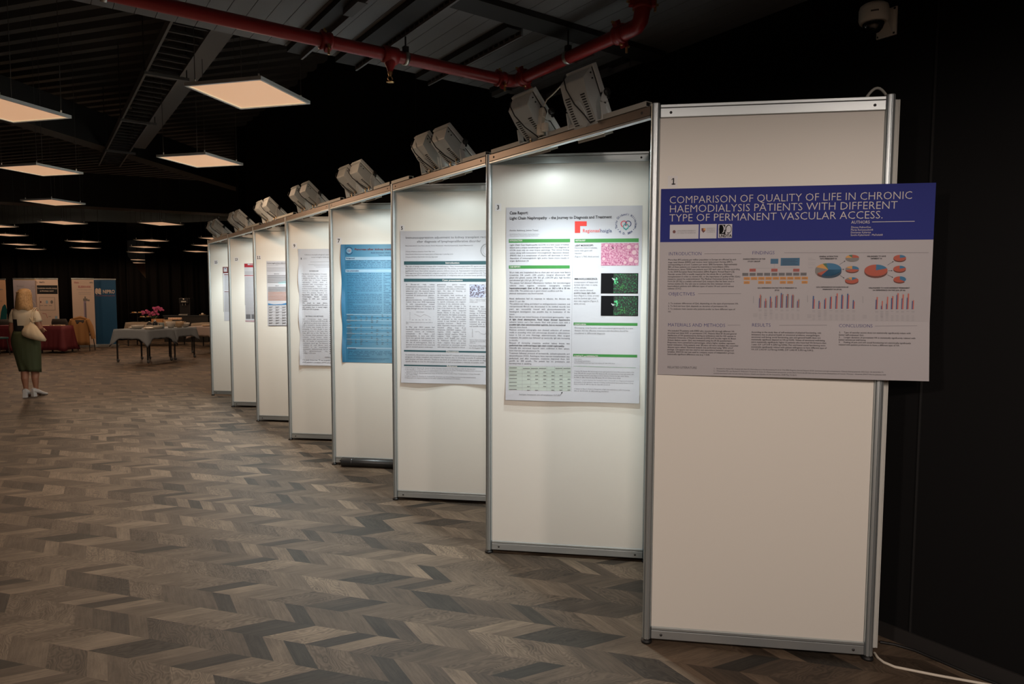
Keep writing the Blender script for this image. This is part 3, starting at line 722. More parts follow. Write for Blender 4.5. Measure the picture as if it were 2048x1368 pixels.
class Sheet:
    """A printed sheet. Local metres: u to the right, v up, w out of the paper."""
    def __init__(s, O, d, n, crop=None, bend=None):
        s.O, s.d, s.n = Vector(O), Vector(d).normalized(), Vector(n).normalized(); s.bend = bend
        s.crop = crop or (0, 0, 1.0); s.parts = {}; s.z = .0005
    def uv(s, x, y):
        ox, oy, k = s.crop; q = onp(ox+x/k, oy+y/k, s.O, s.n)-s.O; return q.dot(s.d), q.z
    def buf(s, part): return s.parts.setdefault(part, MB())
    def put(s, part, pts, faces, m, w):
        s.buf(part).add([(float(p[0]), float(p[1]), w) for p in pts], faces, m)
    def poly(s, pts, m, part='sheet', lay=1): s.put(part, [s.uv(*p) for p in pts], [tuple(range(len(pts)))[::-1]], m, s.z*lay)
    def rect(s, x0, y0, x1, y1, m, part='sheet', lay=1):
        (u0, v0), (u1, v1) = s.uv(x0, y0), s.uv(x1, y1); s.urect(u0, v0, u1, v1, m, part, lay)
    def urect(s, u0, v0, u1, v1, m, part='sheet', lay=1):
        if not s.bend: s.put(part, [(u0, v1), (u1, v1), (u1, v0), (u0, v0)], [(0,1,2,3)], m, s.z*lay); return
        nx, ny = max(1, int(abs(u1-u0)/.02)), max(1, int(abs(v1-v0)/.02))
        P = [(u0+(u1-u0)*i/nx, v1+(v0-v1)*j/ny) for j in range(ny+1) for i in range(nx+1)]
        s.put(part, P, [(j*(nx+1)+i, j*(nx+1)+i+1, (j+1)*(nx+1)+i+1, (j+1)*(nx+1)+i) for j in range(ny) for i in range(nx)], m, s.z*lay)
    def line(s, x0, y0, x1, y1, th, m, part='sheet', lay=2):
        (u0, v0), (u1, v1) = s.uv(x0, y0), s.uv(x1, y1); k = .5*th*abs(s.uv(0, 10)[1]-s.uv(0, 0)[1])/10
        dx, dy = u1-u0, v1-v0; L = math.hypot(dx, dy) or 1; nx, ny = -dy/L*k, dx/L*k
        K = max(1, int(L/.03)) if s.bend else 1; P = []
        for i in range(K+1): f = i/K; P += [(u0+dx*f-nx, v0+dy*f-ny), (u0+dx*f+nx, v0+dy*f+ny)]
        s.put(part, P, [(2*i, 2*i+2, 2*i+3, 2*i+1) for i in range(K)], m, s.z*lay)
    def ell(s, cx, cy, rx, ry, m, part='sheet', lay=2, a0=0, a1=360, dy=0, n=40):
        u, v = s.uv(cx, cy); ru = s.uv(cx+rx, cy)[0]-u; rv = v-s.uv(cx, cy+ry)[1]; k = max(3, int(n*abs(a1-a0)/360))
        pts = [] if a1-a0 >= 360 else [(u, v)]
        for i in range(k+1 if a1-a0 < 360 else k):
            a = math.radians(a0+(a1-a0)*i/k); pts.append((u+ru*math.cos(a), v+rv*math.sin(a)))
        s.put(part, pts, [tuple(range(len(pts)))], m, s.z*lay)
    def ring(s, cx, cy, r, th, m, part='sheet', lay=2, a0=0, a1=360, n=40, ky=1.0):
        u, v = s.uv(cx, cy); ru = s.uv(cx+r, cy)[0]-u; k = th/r; P = []; Fs = []
        for i in range(n+1):
            a = math.radians(a0+(a1-a0)*i/n)
            for q in (1-k/2, 1+k/2): P.append((u+ru*q*math.cos(a), v+ru*ky*q*math.sin(a)))
        for i in range(n): Fs.append((2*i, 2*i+1, 2*i+3, 2*i+2))
        s.put(part, P, Fs, m, s.z*lay)
    def raw(s, txt, u, v, sx, sy, m, part, lay, bold=0, extra=0.0, rot=0.0):
        P = []; Fs = []; x = 0.0
        for c in txt:
            g = GL.get((bold, c))
            if g is None: g = GL[(bold, 'o')]
            if c == ' ': x += g[2]*sx+extra; continue
            o = len(P); ca, sa = math.cos(rot), math.sin(rot)
            for px, py in g[0]:
                a, b = px*sx+x, py*sy; P.append((u+a*ca-b*sa, v+a*sa+b*ca))
            Fs.extend([tuple(i+o for i in f) for f in g[1]]); x += g[2]*sx
        s.put(part, P, Fs, m, s.z*lay)
    def t(s, txt, x0, yb, x1, cap, m, bold=0, part='sheet', lay=3, ybr=None):
        (u0, v0) = s.uv(x0, yb); u1 = s.uv(x1, yb)[0]; sy = (s.uv(x0, yb-cap)[1]-v0)/CAPH
        s.raw(txt, u0, v0, (u1-u0)/tw_(txt, bold), sy, m, part, lay, bold)
    def p(s, lines, x0, y0, pitch, x1, cap, m, just=True, bold=0, part='sheet', lay=3, center=False):
        """paragraph of given lines; '*' in front sets a line bold, '~' leaves it ragged"""
        u0, v0 = s.uv(x0, y0); u1 = s.uv(x1, y0)[0]; dv = (s.uv(x0, y0+pitch*10)[1]-v0)/10; sy = (s.uv(x0, y0-cap)[1]-v0)/CAPH
        cl = []
        for q in lines:
            b = bold; rag = not just
            while q[:1] in '*~' and q: b, rag = (1, rag) if q[0] == '*' else (b, True); q = q[1:]
            cl.append((q, b, rag))
        sx = min((u1-u0)/max(tw_(q, b) for q, b, r in cl if q), sy*1.15)
        for i, (q, b, rag) in enumerate(cl):
            if not q: continue
            w = tw_(q, b)*sx; ex = 0.0; uu = u0
            if center: uu = (u0+u1)/2-w/2
            elif not rag and q.count(' '): ex = (u1-u0-w)/q.count(' ')
            s.raw(q, uu, v0+dv*i, sx, sy, m, part, lay, b, ex)
    def arc(s, txt, cx, cy, r, cap, a0, a1, m, bold=0, part='sheet', lay=3, inside=False):
        u, v = s.uv(cx, cy); R = s.uv(cx+r, cy)[0]-u; sy = (s.uv(cx, cy-cap)[1]-v)/CAPH; n = len(txt)
        for i, c in enumerate(txt):
            if c == ' ': continue
            a = math.radians(a0+(a1-a0)*i/max(1, n-1)); g = GL.get((bold, c), GL[(bold, 'o')]); w = g[2]*sy
            th = a+math.pi/2 if inside else a-math.pi/2
            s.raw(c, u+R*math.cos(a)-w/2*math.cos(th), v+R*math.sin(a)-w/2*math.sin(th), sy, sy, m, part, lay, bold, 0, th)
    def build(s, name, label, cat, corners, m_sheet, group=None, thick=.0006, grid=(48, 60), kids={}, rot=None):
        """corners u0,v0(top) u1,v1(bottom)"""
        u0, v0, u1, v1 = corners; nx, ny = grid; P = []; Fs = []
        for j in range(ny+1):
            for i in range(nx+1): P.append((u0+(u1-u0)*i/nx, v1+(v0-v1)*j/ny, 0.0))
        for j in range(ny):
            for i in range(nx): a = j*(nx+1)+i; Fs.append((a, a+1, a+nx+2, a+nx+1))
        o = len(P); P += [(x, y, -thick) for x, y, _ in P]; Fs += [tuple(q+o for q in f[::-1]) for f in Fs]
        b = MB(); b.mi(m_sheet); b.add(P, Fs, m_sheet)
        sh = s.parts.pop('sheet', None)
        org = s.O + s.d*u0 + Vector((0, 0, v1)); base = (u0, v1)
        z3 = Vector((0, 0, 1)); Rm = Matrix((s.d, s.n, z3)).transposed() if False else None
        def fin(mb, nm, parent):
            out = []
            for (u, v, w) in mb.v:
                if s.bend: w = w+s.bend((u-u0)/(u1-u0), (v-v1)/(v0-v1))
                q = s.d*(u-base[0]) + z3*(v-base[1]) + s.n*w; out.append(q)
            mb.v = out; return mb.build(nm, parent)
        if sh:
            for m_ in sh.mats: b.mi(m_)
            for vs, fs, mi in [(sh.v, sh.f, sh.m)]:
                oo = len(b.v); b.v.extend(vs)
                for f, k in zip(fs, mi): b.f.append(tuple(q+oo for q in f)); b.m.append(b.mi(sh.mats[k])); b.sm.append(False)
        root = fin(b, name, None); root.location = org; tag(root, label, cat, group)
        for k, mb in s.parts.items():
            c = fin(mb, kids.get(k, (k, None))[0], root)
            if kids.get(k, (k, None))[1]: c['label'] = kids[k][1]
        return root

# print colours
mat('navy_print', (.030, .040, .23), .6, spec=.12); mat('white_print', (.62, .59, .57), .5); mat('cyan_box', (.022, .12, .23), .5)
mat('red_box', (.42, .065, .045), .5); mat('grey_box', (.14, .14, .15), .5); mat('amber_box', (.62, .27, .05), .5)
mat('bar_blue', (.04, .10, .26), .5); mat('bar_red', (.52, .14, .11), .5); mat('pie_blue', (.018, .15, .30), .5); mat('pie_blue_side', (.008, .04, .08), .5); mat('pie_red', (.42, .075, .038), .5); mat('pie_red_side', (.12, .03, .02), .5)
mat('pie_grey', (.20, .19, .18), .5); mat('pie_amber', (.60, .30, .07), .5); mat('pie_green', (.05, .15, .08), .5)
mat('green_bar', (.035, .22, .045), .5); mat('logo_red', (.72, .035, .025), .5); mat('logo_navy', (.02, .045, .15), .5); mat('logo_teal', (.03, .30, .29), .5); mat('logo_pink', (.70, .06, .10), .5)
mat('table_green', (.46, .52, .47), .5); mat('teal_bar', (.025, .085, .10), .5); mat('black_print', (.005, .005, .006), .7, spec=.1)
mat('sky_print', (.04, .19, .34), .4); mat('pale_blue', (.27, .42, .54), .5); mat('ink_navy', (.02, .03, .10), .5); mat('crimson', (.38, .02, .035), .5); mat('maroon', (.14, .03, .03), .5)
mat('pale_cyan', (.42, .62, .66), .5); mat('wave_blue', (.05, .20, .42), .5); mat('ink_rust', (.35, .13, .06), .6); mat('grid_grey', (.20, .20, .20), .6)
noise_tint(mat('histology', (.6, .3, .4), .5), (.34, .06, .16), (.60, .34, .42), 110, 3)
noise_tint(mat('fluorescence', (.02, .1, .04), .5), (.003, .006, .006), (.02, .30, .10), 130, 4)
MATS['fluorescence'].node_tree.nodes['Color Ramp'].color_ramp.elements[0].position = .50
MATS['fluorescence'].node_tree.nodes['Color Ramp'].color_ramp.elements[1].position = .78
noise_tint(mat('histology_blue', (.4, .4, .6), .5), (.06, .025, .03), (.50, .55, .72), 90, 3)
mat('fluor_green', (.10, .62, .25), .5); mat('tubule', (.62, .40, .44), .5); mat('histo_rim', (.46, .16, .28), .5)
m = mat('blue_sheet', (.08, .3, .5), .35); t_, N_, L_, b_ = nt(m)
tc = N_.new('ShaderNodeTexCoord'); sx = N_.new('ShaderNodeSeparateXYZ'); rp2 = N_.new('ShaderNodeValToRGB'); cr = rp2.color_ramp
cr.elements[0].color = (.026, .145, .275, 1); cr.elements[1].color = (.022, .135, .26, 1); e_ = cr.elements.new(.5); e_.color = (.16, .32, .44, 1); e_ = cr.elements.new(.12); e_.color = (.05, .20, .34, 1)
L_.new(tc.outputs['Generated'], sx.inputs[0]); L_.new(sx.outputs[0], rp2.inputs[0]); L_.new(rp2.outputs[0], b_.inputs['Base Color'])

# ------------------------------------------------------------------ poster 1
d1 = (PD*1.0 + PN*.022).normalized(); n1 = Vector((d1.y, -d1.x, 0))
O1 = FP(0) + PN*.0075
s = Sheet(O1, d1, n1, (1300, 340, 3.1086), bend=lambda a, b: .022*max(0, a-.05)*max(0, .30-b)/.30)
u0, v0 = s.uv(69, 129); u1, v1 = s.uv(1722, 1303); ub, vb = s.uv(70, 449)
v0 = 2.122; v1 = 1.279
s.urect(u0, v0, u1, vb, 'navy_print', 'header_band', 1)
W = 'white_print'; D = 'ink'; B = 'ink_blue'
s.t('COMPARISON OF QUALITY OF LIFE IN CHRONIC', 118, 209, 1630, 45, W, 2, 'title_text', 3)
s.t('HAEMODIALYSIS PATIENTS WITH DIFFERENT', 118, 265, 1538, 45, W, 2, 'title_text', 3)
s.t('TYPE OF PERMANENT VASCULAR ACCESS.', 118, 321, 1448, 45, W, 2, 'title_text', 3)
s.t('AUTHORS', 1250, 334, 1366, 18, W, 0, 'title_text', 3); s.line(1380, 323, 1645, 319, 3.2, W, 'title_text')
s.p(['Žilvinas Paškevičius', 'Marija Ramanauskaitė', 'Domantas Kybartas', 'Sandra Kybartienė - Mačiulaitė'], 1248, 362, 16, 1448, 11, W, False, 0, 'title_text')
s.rect(124, 341, 301, 427, 'paper_white', 'logo', 2); s.ell(150, 384, 9, 10, 'maroon', 'logo', 3); s.t('LITHUANIAN UNIVERSITY', 168, 383, 284, 8, 'ink_grey', 0, 'logo', 4); s.t('OF HEALTH SCIENCES', 168, 396, 284, 8, 'ink_grey', 0, 'logo', 4)
s.rect(311, 337, 413, 425, 'paper_white', 'logo.b', 2); s.poly([(320,362),(344,362),(344,378),(332,391),(320,378)], 'maroon', 'logo.b', 3); s.poly([(332,362),(344,362),(344,376),(332,376)], 'amber_box', 'logo.b', 4)
for i, q in enumerate(('UNIVERSITY', 'KAUNAS', 'CLINICS')): s.t(q, 351, 368+i*11, 404, 8, 'ink_grey', 0, 'logo.b', 4)
s.rect(424, 337, 509, 422, 'paper_white', 'logo.c', 2); s.rect(431, 341, 466, 398, 'black_print', 'logo.c', 3)
s.ell(449, 368, 17, 24, 'paper_white', 'logo.c', 4); s.ell(443, 368, 14, 25, 'black_print', 'logo.c', 5); s.ell(488, 368, 19, 27, 'black_print', 'logo.c', 4); s.ell(489, 368, 15, 22, 'paper_white', 'logo.c', 5); s.rect(462, 372, 468, 400, 'black_print', 'logo.c', 5); s.rect(474, 360, 480, 392, 'paper_white', 'logo.c', 6)
s.t('LNDTA', 428, 418, 507, 17, 'black_print', 1, 'logo.c', 6)
def head(txt, x0, y, x1, lx0, lx1, ly=None): s.t(txt, x0, y, x1, 20, B, 2); s.line(lx0, (ly or y)-10, lx1, (ly or y)-11, 1.6, 'ink_soft')
head('INTRODUCTION', 115, 531, 321, 338, 568); head('FINDINGS', 634, 525, 775, 834, 1732); head('OBJECTIVES', 113, 780, 279, 299, 566)
head('MATERIALS AND METHODS', 110, 972, 468, 482, 562, 975); head('RESULTS', 632, 973, 750, 803, 1100, 976); head('CONCLUSIONS', 1172, 977, 1383, 1397, 1660, 980)
s.p(['More than 893 patients per million population in Europe are affected by end-', 'stage renal disease (ESRD) and receive renal replacement therapy (RRT),', 'corresponding to around 1 patient per every 1000 Europeans. Approximately', '58% of these patients are treated by maintenance hemodialysis (HD).',
 'Furthermore, about 75000 new patients start HD each year in Europe according', 'to the 2019 European Renal Association (ERA) Registry Annual Report [1].', 'Vascular access (VA) is usually required for the whole life or until kidney', 'transplantation in order to receive HD, so the importance of quality-of-life (QoL)',
 'measures cannot be underestimated. The Medical Outcomes Survey Short', 'Form-36 (SF-36) is a widely authorised QoL measure that has been used in', 'various studies [2]. Our aim was to evaluate the QoL between chronic', 'haemodialysis patients with different types of native VA and central venous', 'catheter (CVC).'], 112, 563, 14.9, 564, 9.5, 'ink', False)
s.p(['1. To evaluate differences of QoL depending on the type of permanent VA.', '2. To find out how QoL depends on duration of permanent VA.', '3. To evaluate main causes why patients prefer to have different type of', 'VA.'], 112, 833, 17.3, 550, 9.5, 'ink', False)
s.p(['We included 70 patients with ESRD who receive HD through different VA:', 'proximal and distal AVF, or permanent CVC. Patients filled SF-36 and general', 'satisfaction of VA questionnaires during an ambulance visit for HD session in', 'Lithuanian University of Health Sciences (LUHS) and Vaculae region B. Braun', 'Avitum dialysis center. QoL was evaluated using the SF-36 questionnaire.',
 'Responses were converted to percentages, where higher number represent', 'better evaluation. Only patients over 18 years old were included. No comorbid', 'diseases were valued. Statistical analysis was performed using "SPSS v22.0"', 'package. Chi-square test was used to test associations between categorical', 'variables. ANOVA test was used to compare means of independent groups.', 'Statistically significant difference was at p < 0,05.'], 110, 1003, 14.6, 550, 9.5, 'ink', False)
s.p(['According to the study data of self-evaluation of physical functioning, role', 'limitations due to physical health or emotional problems, energy/fatigue,', 'emotional well-being, social functioning, pain and general health does not', 'statistically significant depend on VA (p>0,05). Values of emotional well-being', 'were statistically significantly higher in patients who have had VA formore than',
 '1 year (OF 1,471<IF 4,129)=sig 0,046). Pain and lower social functioning were', 'statistically significantly related with patient willingness to have different type of', 'VA (OF 2,43)<IF 3,273)=sig 0,048), (OF 2,44)<IF 3,39)=sig 0,041).'], 630, 1012, 15.3, 1098, 9.5, 'ink', False)
s.p(['1.     Type of vascular access does not statistically significantly relate with', 'better self-evaluated QoL.', '2.     Longer duration of permanent VA is statistically significantly related with', 'better emotional well-being.', '3.     Feeling of pain and low social functioning are statistically significantly', 'related with patient preference to have a different type of VA.'], 1172, 1014, 15.1, 1648, 9.5, 'ink', False)
s.t('RELATED LITERATURE', 108, 1232, 291, 13, 'ink_soft')
s.p(['1.   Boenink R, Astley ME, Huijben JA, Stel VS, Kerschbaum J, Ots-Rosenberg M, et al. The ERA Registry Annual Report 2019: summary and age comparisons. Clinical Kidney Journal. 2021 Dec 10;15(3):452-72.', '2.   Thaweethai PD, van Buyten E, Wilkund I, Truscott S, Coko O. Measurement properties of the Short Form-36 (SF-36) and the Functional Assessment of Cancer Therapy - Anaemia (FACT-An) in patients with', 'anemia associated with chronic kidney disease. Health and Quality of Life Outcomes. 2018 May 31;16(1).'], 394, 1237, 14.5, 1460, 8, 'ink_soft', False)
# flow chart
s.p(['CHARACTERISTICS OF THE', 'STUDY GROUP'], 577, 558, 15, 716, 8, D, False, 1, 'flow_chart', 3, True)
s.rect(750, 552, 797, 583, 'cyan_box', 'flow_chart'); s.rect(813, 547, 929, 595, 'cyan_box', 'flow_chart')
for i in range(5): s.line(822, 556+i*8, 918-(i % 2)*14, 555+i*8, 1.6, 'ink', 'flow_chart')
s.line(773, 583, 773, 612, 1.4, 'ink_grey', 'flow_chart', 1); s.line(637, 612, 910, 607, 1.4, 'ink_grey', 'flow_chart', 1)
def fbox(x, y, w, h, m): s.rect(x, y, x+w, y+h, m, 'flow_chart', 2); s.line(x+6, y+h*.4, x+w-8, y+h*.38, 1.8, 'ink_soft', 'flow_chart', 3); s.line(x+3, y+h*.72, x+w-4, y+h*.70, 1.8, 'ink_soft', 'flow_chart', 3)
for x in (619, 754, 890): fbox(x, 614, 38, 18, 'red_box')
for i in range(9): fbox(574+i*45.2, 640-.2*i, 37, 18, 'grey_box')
for i in range(9): fbox(583+i*45, 666-.3*i, 38, 17, 'amber_box')
for i in (0, 2, 3, 5, 6, 8): fbox(583+i*45, 691-.2*i, 36, 17, 'amber_box')
# pies
def pie(cx, cy, rx, ry, dep, wedges, part):
    for mm, a0, a1 in wedges:   # side
        lo = max(a0, 180); 
        if a1 > lo:
            pts = []; K = 12
            for i in range(K+1): a = math.radians(lo+(a1-lo)*i/K); pts.append((cx+rx*math.cos(a), cy-ry*math.sin(a)))
            pts += [(x, y+dep) for x, y in pts[::-1]]; s.poly(pts, mm+'_side' if mm+'_side' in MATS else mm, part, 2)
    for mm, a0, a1 in wedges: s.ell(cx, cy, rx, ry, mm, part, 3, a0, a1)
pie(1108, 619, 82, 40, 14, [('pie_blue', -120, 100), ('pie_green', 100, 116), ('pie_amber', 116, 158), ('pie_grey', 158, 214), ('pie_red', 214, 240)], 'pie_chart')
pie(1108, 619, 82, 40, 14, [('pie_blue', 240, 360)], 'pie_chart')
pie(1257, 546, 42, 19, 7, [('pie_grey', 180, 360), ('pie_red', 0, 90), ('pie_green', 90, 125), ('pie_amber', 125, 180)], 'pie_chart')
pie(1256, 616, 42, 19, 7, [('pie_red', 200, 350), ('pie_blue', -10, 90), ('pie_amber', 90, 150), ('pie_grey', 150, 200)], 'pie_chart')
pie(1254, 686, 42, 19, 7, [('pie_red', 165, 405), ('pie_blue', 45, 90), ('pie_amber', 90, 125), ('pie_grey', 125, 165)], 'pie_chart')
pie(1404, 624, 72, 36, 12, [('pie_blue', 20, 90), ('pie_red', 90, 380)], 'pie_chart.b')
for x, y, a in ((1552, 547, 15), (1551, 614, 20), (1552, 680, -40)): pie(x, y, 39, 19, 7, [('pie_blue', a, 90), ('pie_red', 90, 360+a)], 'pie_chart.b')
for x0, y0_, x1, y1_, q in ((1178,588,1212,566,'pie_chart'),(1192,618,1205,618,'pie_chart'),(1181,655,1206,672,'pie_chart'),(1475,592,1512,569,'pie_chart.b'),(1480,626,1505,626,'pie_chart.b'),(1475,651,1509,668,'pie_chart.b')):
    s.line(x0, y0_, x1, y1_, 1.8, D, q); a = math.atan2(y1_-y0_, x1-x0)
    s.poly([(x1+3*math.cos(a), y1_+3*math.sin(a)), (x1-6*math.cos(a)-4*math.sin(a), y1_-6*math.sin(a)+4*math.cos(a)), (x1-6*math.cos(a)+4*math.sin(a), y1_-6*math.sin(a)-4*math.cos(a))], D, q, 3)
s.p(['GENERAL SATISFACTION', 'WITH PERMANENT VA'], 1051, 542, 14, 1168, 8, D, False, 1, 'pie_chart', 3, True); s.p(['WILLINGNESS TO HAVE', 'DIFFERENT VA'], 1349, 541, 14, 1466, 8, D, False, 1, 'pie_chart.b', 3, True)
for i, w in enumerate((26, 44, 0, 44, 42, 0, 30)):
    if w: s.line(984, 548+i*10, 984+w, 548+i*10, 1.6, 'ink_grey', 'pie_chart')
# bar charts
def bars(x, dx, yb, sets, cols, w, part, hd, hx0, hx1, hy, nlab, lx):
    s.p(hd, hx0, hy, 14, hx1, 7.5, D, False, 1, part, 3, True); s.line(lx, hy+48, lx, hy+90, 3, 'ink_grey', part)
    for i, hs in enumerate(sets):
        for j, h in enumerate(hs): s.rect(x+i*dx+j*w*1.15, yb-h, x+i*dx+j*w*1.15+w, yb, cols[j], part, 2); s.line(x+i*dx+j*w*1.15+w/2, yb-h-8, x+i*dx+j*w*1.15+w/2, yb-h-3, 1.5, 'ink_grey', part)
        c = x+i*dx+len(hs)*w*.55
        for k in range((2, 6, 5, 1, 2, 2, 1, 2)[i]): s.line(c-9, yb+12+k*7, c+9, yb+12+k*7, 2, 'ink_grey', part)
        for k in range(4): s.line(c-8, yb+40+k*9.5, c+8, yb+40+k*9.5, 1.6, 'ink_grey', part)
    for k in range(3): s.line(lx-2, yb+38+k*8, lx+24, yb+38+k*8, 2, 'ink_grey', part)
bars(678, 33.7, 857, [(60,82,76),(42,58,45),(70,60,38),(70,76,76),(92,82,86),(74,86,86),(78,82,78),(42,50,54)], ('bar_blue', 'bar_red', 'pie_grey'), 4.2, 'bar_chart', ['QOL DEPENDENCE ON THE TYPE OF PERMANENT VA', '(SF-36)'], 668, 912, 737, 8, 643)
bars(1012, 35.5, 863, [(80,60),(50,40),(58,66),(74,76),(80,96),(88,82),(94,86),(54,46)], ('bar_blue', 'bar_red'), 5.0, 'bar_chart.b', ['QOL DEPENDENCE ON DURATION OF', 'PERMANENT VA (SF-36)'], 1032, 1233, 732, 8, 979)
bars(1403, 32.2, 866, [(60,76),(22,52),(34,78),(70,82),(90,100),(68,92),(72,98),(52,56)], ('bar_blue', 'bar_red'), 5.0, 'bar_chart.c', ['WILLINGNESS TO HAVE DIFFERENT PERMANENT', 'VA DEPENDENCE ON THE QOL (SF-36)'], 1358, 1614, 737, 8, 1323)
KID = {'logo': ('logo', 'white university logo plate'), 'logo.b': ('logo', 'white clinics logo plate with shield'), 'logo.c': ('logo', 'black and white kidney logo with five letters'), 'pie_chart': ('pie_chart', None), 'pie_chart.b': ('pie_chart', None), 'bar_chart': ('bar_chart', None), 'bar_chart.b': ('bar_chart', None), 'bar_chart.c': ('bar_chart', None),
 'header_band': ('header_band', 'dark blue header band'), 'title_text': ('title_text', 'pale capital lettering of the header')}
s.build('research_poster', 'large landscape poster with dark blue header, sticking out past the right end post', 'poster', (u0, v0, u1, v1), 'paper_grey', 'research posters', kids=KID)

# ------------------------------------------------------------------ poster 3
def flat(k, crop, off=.0045, bend=None): return Sheet(FP(k)+PN*off, PD, PN, crop, bend)
s = flat(1, (970, 380, 2.9735), bend=lambda a, b: .012*max(0, .12-b)/.12+.002*math.sin(a*7+b*9))
D = 'ink'; IS = 'ink_soft'
u0, v0 = s.uv(126, 108); u1, v1 = s.uv(917, 1262); v0 = 2.178; v1 = .988
s.t('Case Report:', 147, 145, 257, 17, D, 1); s.t('Light Chain Nephropathy  - the Journey to Diagnosis and Treatment', 147, 176, 753, 16, D, 1)
s.t('Annika Adoberg¹, Jelena Tessel²'.replace('¹', '').replace('²', ''), 146, 245, 317, 9, IS); s.p(['North Estonia Medical Centre, Nephrology Centre', 'Tartu University Hospital, Pathology Department'], 147, 266, 10, 323, 6, 'ink_grey', False)
def gbar(x0, y0, x1, y1, txt, tx1): s.rect(x0, y0, x1, y1, 'green_bar'); s.t(txt, x0+5, y1-5, tx1, 9, 'white_print', 1)
gbar(142, 293, 506, 311, 'INTRODUCTION', 222); gbar(142, 449, 504, 467, 'CASE REPORT:', 212); gbar(532, 291, 914, 310, 'HISTOLOGY', 597); gbar(527, 788, 907, 808, 'CONCLUSION', 600); gbar(524, 974, 905, 996, 'CONTACT and REFERENCES', 672)
s.line(521, 300, 513, 1200, 1.2, 'ink_grey')
s.p(['Light Chain Cast Nephropathy (LCCN) is a rare cause of kidney', 'failure and a unique morphological manifestation. The diagnosis of', 'LCCN must rely on renal biopsy pathology. This clinical finding', 'comes along with monoclonal immunoglobulin deposition disease', '(MIDD) that is a complication of plasma cell dyscrasias in which', 'deposition of immunoglobulin light and/or heavy chains results in', '~organ dysfunction (1)'], 148, 331, 15.7, 500, 8.5, D)
s.p(['55-yo male was hospitalized due to chest pain and acute renal failure', '(creatinine 316 µmol/L (104 µmol/L), marginal albuminuria 1,87', 'g/mol (2,5 g/mol), anemia (Hb 102 g/L (134-170 g/L), high ferritin)', '~and elevated IgA (11,9 g/L (0,7-4,0 g/L).', 'The patient had elevated inflammatory markers, but microbiological', 'cultures were negative; computer tomography revealed', '*hepatosplenomegaly (liver cc 20 cm, spleen cc 14,5 x 4,4 x 10 cm,', '~index 638). The patient was in good clinical condition and the', '~physical examination was found normal.', '', 'Renal dysfunction had no response to infusion, the diuresis was', '~about 2 L per day.', 'The patient was taking perindopril as antihypertensive treatment and',
 'retroperitoneal fibrosis was documented in his medical records two', 'years ago, successfully treated with glucocorticosteroids; no', 'histological investigation was possible due to localization of the', '~lesion.', 'Bone marrow was tested because of monoclonal gammopathy - signs', '*of light clonal plasmacytosis. Renal biopsy showed hypertensive', 'ischemic lesions and a few tubules filled with protein casts with a', '*~possible light chain tubulointerstitial nephritis, but no monoclonal', '~deposits were found.', 'Positron emission tomography scan showed collection of contrast', 'media in ascending colon and colonoscopy showed an adenomatous', 'lesion in 5-6 cm area. Histology: adenocarcinoma. After surgical', 'treatment, the patient was followed up cautiously, IgA was increasing', '~in months.',
 'Because of increasing creatinine, another kidney biopsy was', '*~performed that confirmed kappa light chain crystal nephropathy.', 'Clinically also extrarenal deposits were confirmed in liver, spleen,', '~bone marrow and subcutaneous fat.', 'Treatment followed protocol of bortezomib, cyclophosphamide and', 'dexamethasone (VCD). Autologous bone marrow transplantation was', 'performed, and after treatment, creatinine improved from 223', 'µmol/L to 108 µmol/L. The patient has no proteinuria and', '~hematopoiesis is satisfying.'], 146, 494, 15.55, 508, 8.5, D)
s.rect(141, 1047, 509, 1196, 'table_green', 'results_table', 1)
for x in (222, 273, 321, 368, 414, 461): s.line(x, 1047, x, 1196, 1, 'ink_grey', 'results_table')
for i in range(7):
    y = 1047+i*21.3; s.line(141, y, 509, y+2, 1, 'ink_grey', 'results_table'); s.line(145, y+10, 190, y+10, 3.2, IS, 'results_table', 3)
    for j in range(6):
        if (i*6+j) % 7 != 3: s.line(226+j*48+(0 if i == 0 else 25), y+14, 226+j*48+42, y+14, 3.2, IS, 'results_table', 3)
s.t('Autologous hematopoietic stem cell transplantation 15.07.2022', 204, 1217, 450, 8, IS); s.line(450, 1218, 459, 1203, 2, D); s.poly([(462,1199),(452,1204),(460,1209)], D, 'sheet', 3)
s.poly([(534,186),(605,186),(605,214),(566,214),(566,255),(534,255)], 'logo_red', 'logo', 2); s.t('Regionaal', 580, 252, 684, 20, 'logo_red', 0, 'logo'); s.t('haigla', 684, 252, 755, 20, 'logo_navy', 0, 'logo')
# round university hospital logo
s.arc('Tartu Ülikooli Kliinikum', 838, 204, 54, 12, 200, -20, 'logo_navy', 1, 'logo.b'); s.arc('• A. D. 1804 •', 838, 204, 62, 12, 215, 325, 'logo_navy', 1, 'logo.b', 3, True)
s.ring(826, 202, 17, 5, 'logo_pink', 'logo.b', 3, -40, 250); s.ring(851, 202, 17, 5, 'logo_navy', 'logo.b', 3, -70, 220); s.ring(838, 218, 15, 5, 'logo_teal', 'logo.b', 4, 0, 360)
s.poly([(825,224),(838,242),(851,224),(846,224),(838,234),(830,224)], 'logo_teal', 'logo.b', 4)
s.p(['LIGHT MICROSCOPY:'], 534, 334, 15, 645, 9, D, False, 1); s.p(['fractured casts in tubules,', 'some with giant cell', 'reaction'], 533, 348, 16.2, 668, 9, IS, False); s.p(['(Figure 1, PAS, black arrow)'], 533, 400, 15, 678, 9, IS, False)
s.p(['IMMUNOFLUORESCENCE:'], 531, 533, 15, 668, 9, D, False, 1); s.p(['coexpression of kappa and', 'lambda light chain in some', 'of the tubules.'], 530, 552, 16, 670, 9, IS, False); s.p(['other tubules showed', '*positive kappa light chain', 'stain (Figure 2, white arrow)', 'and the lambda light chain', 'stain was negative (Figure 3,', 'white arrow)'], 529, 600, 16, 678, 9, IS, False)
s.rect(691, 317, 912, 449, 'histology', 'microscopy_image', 2)
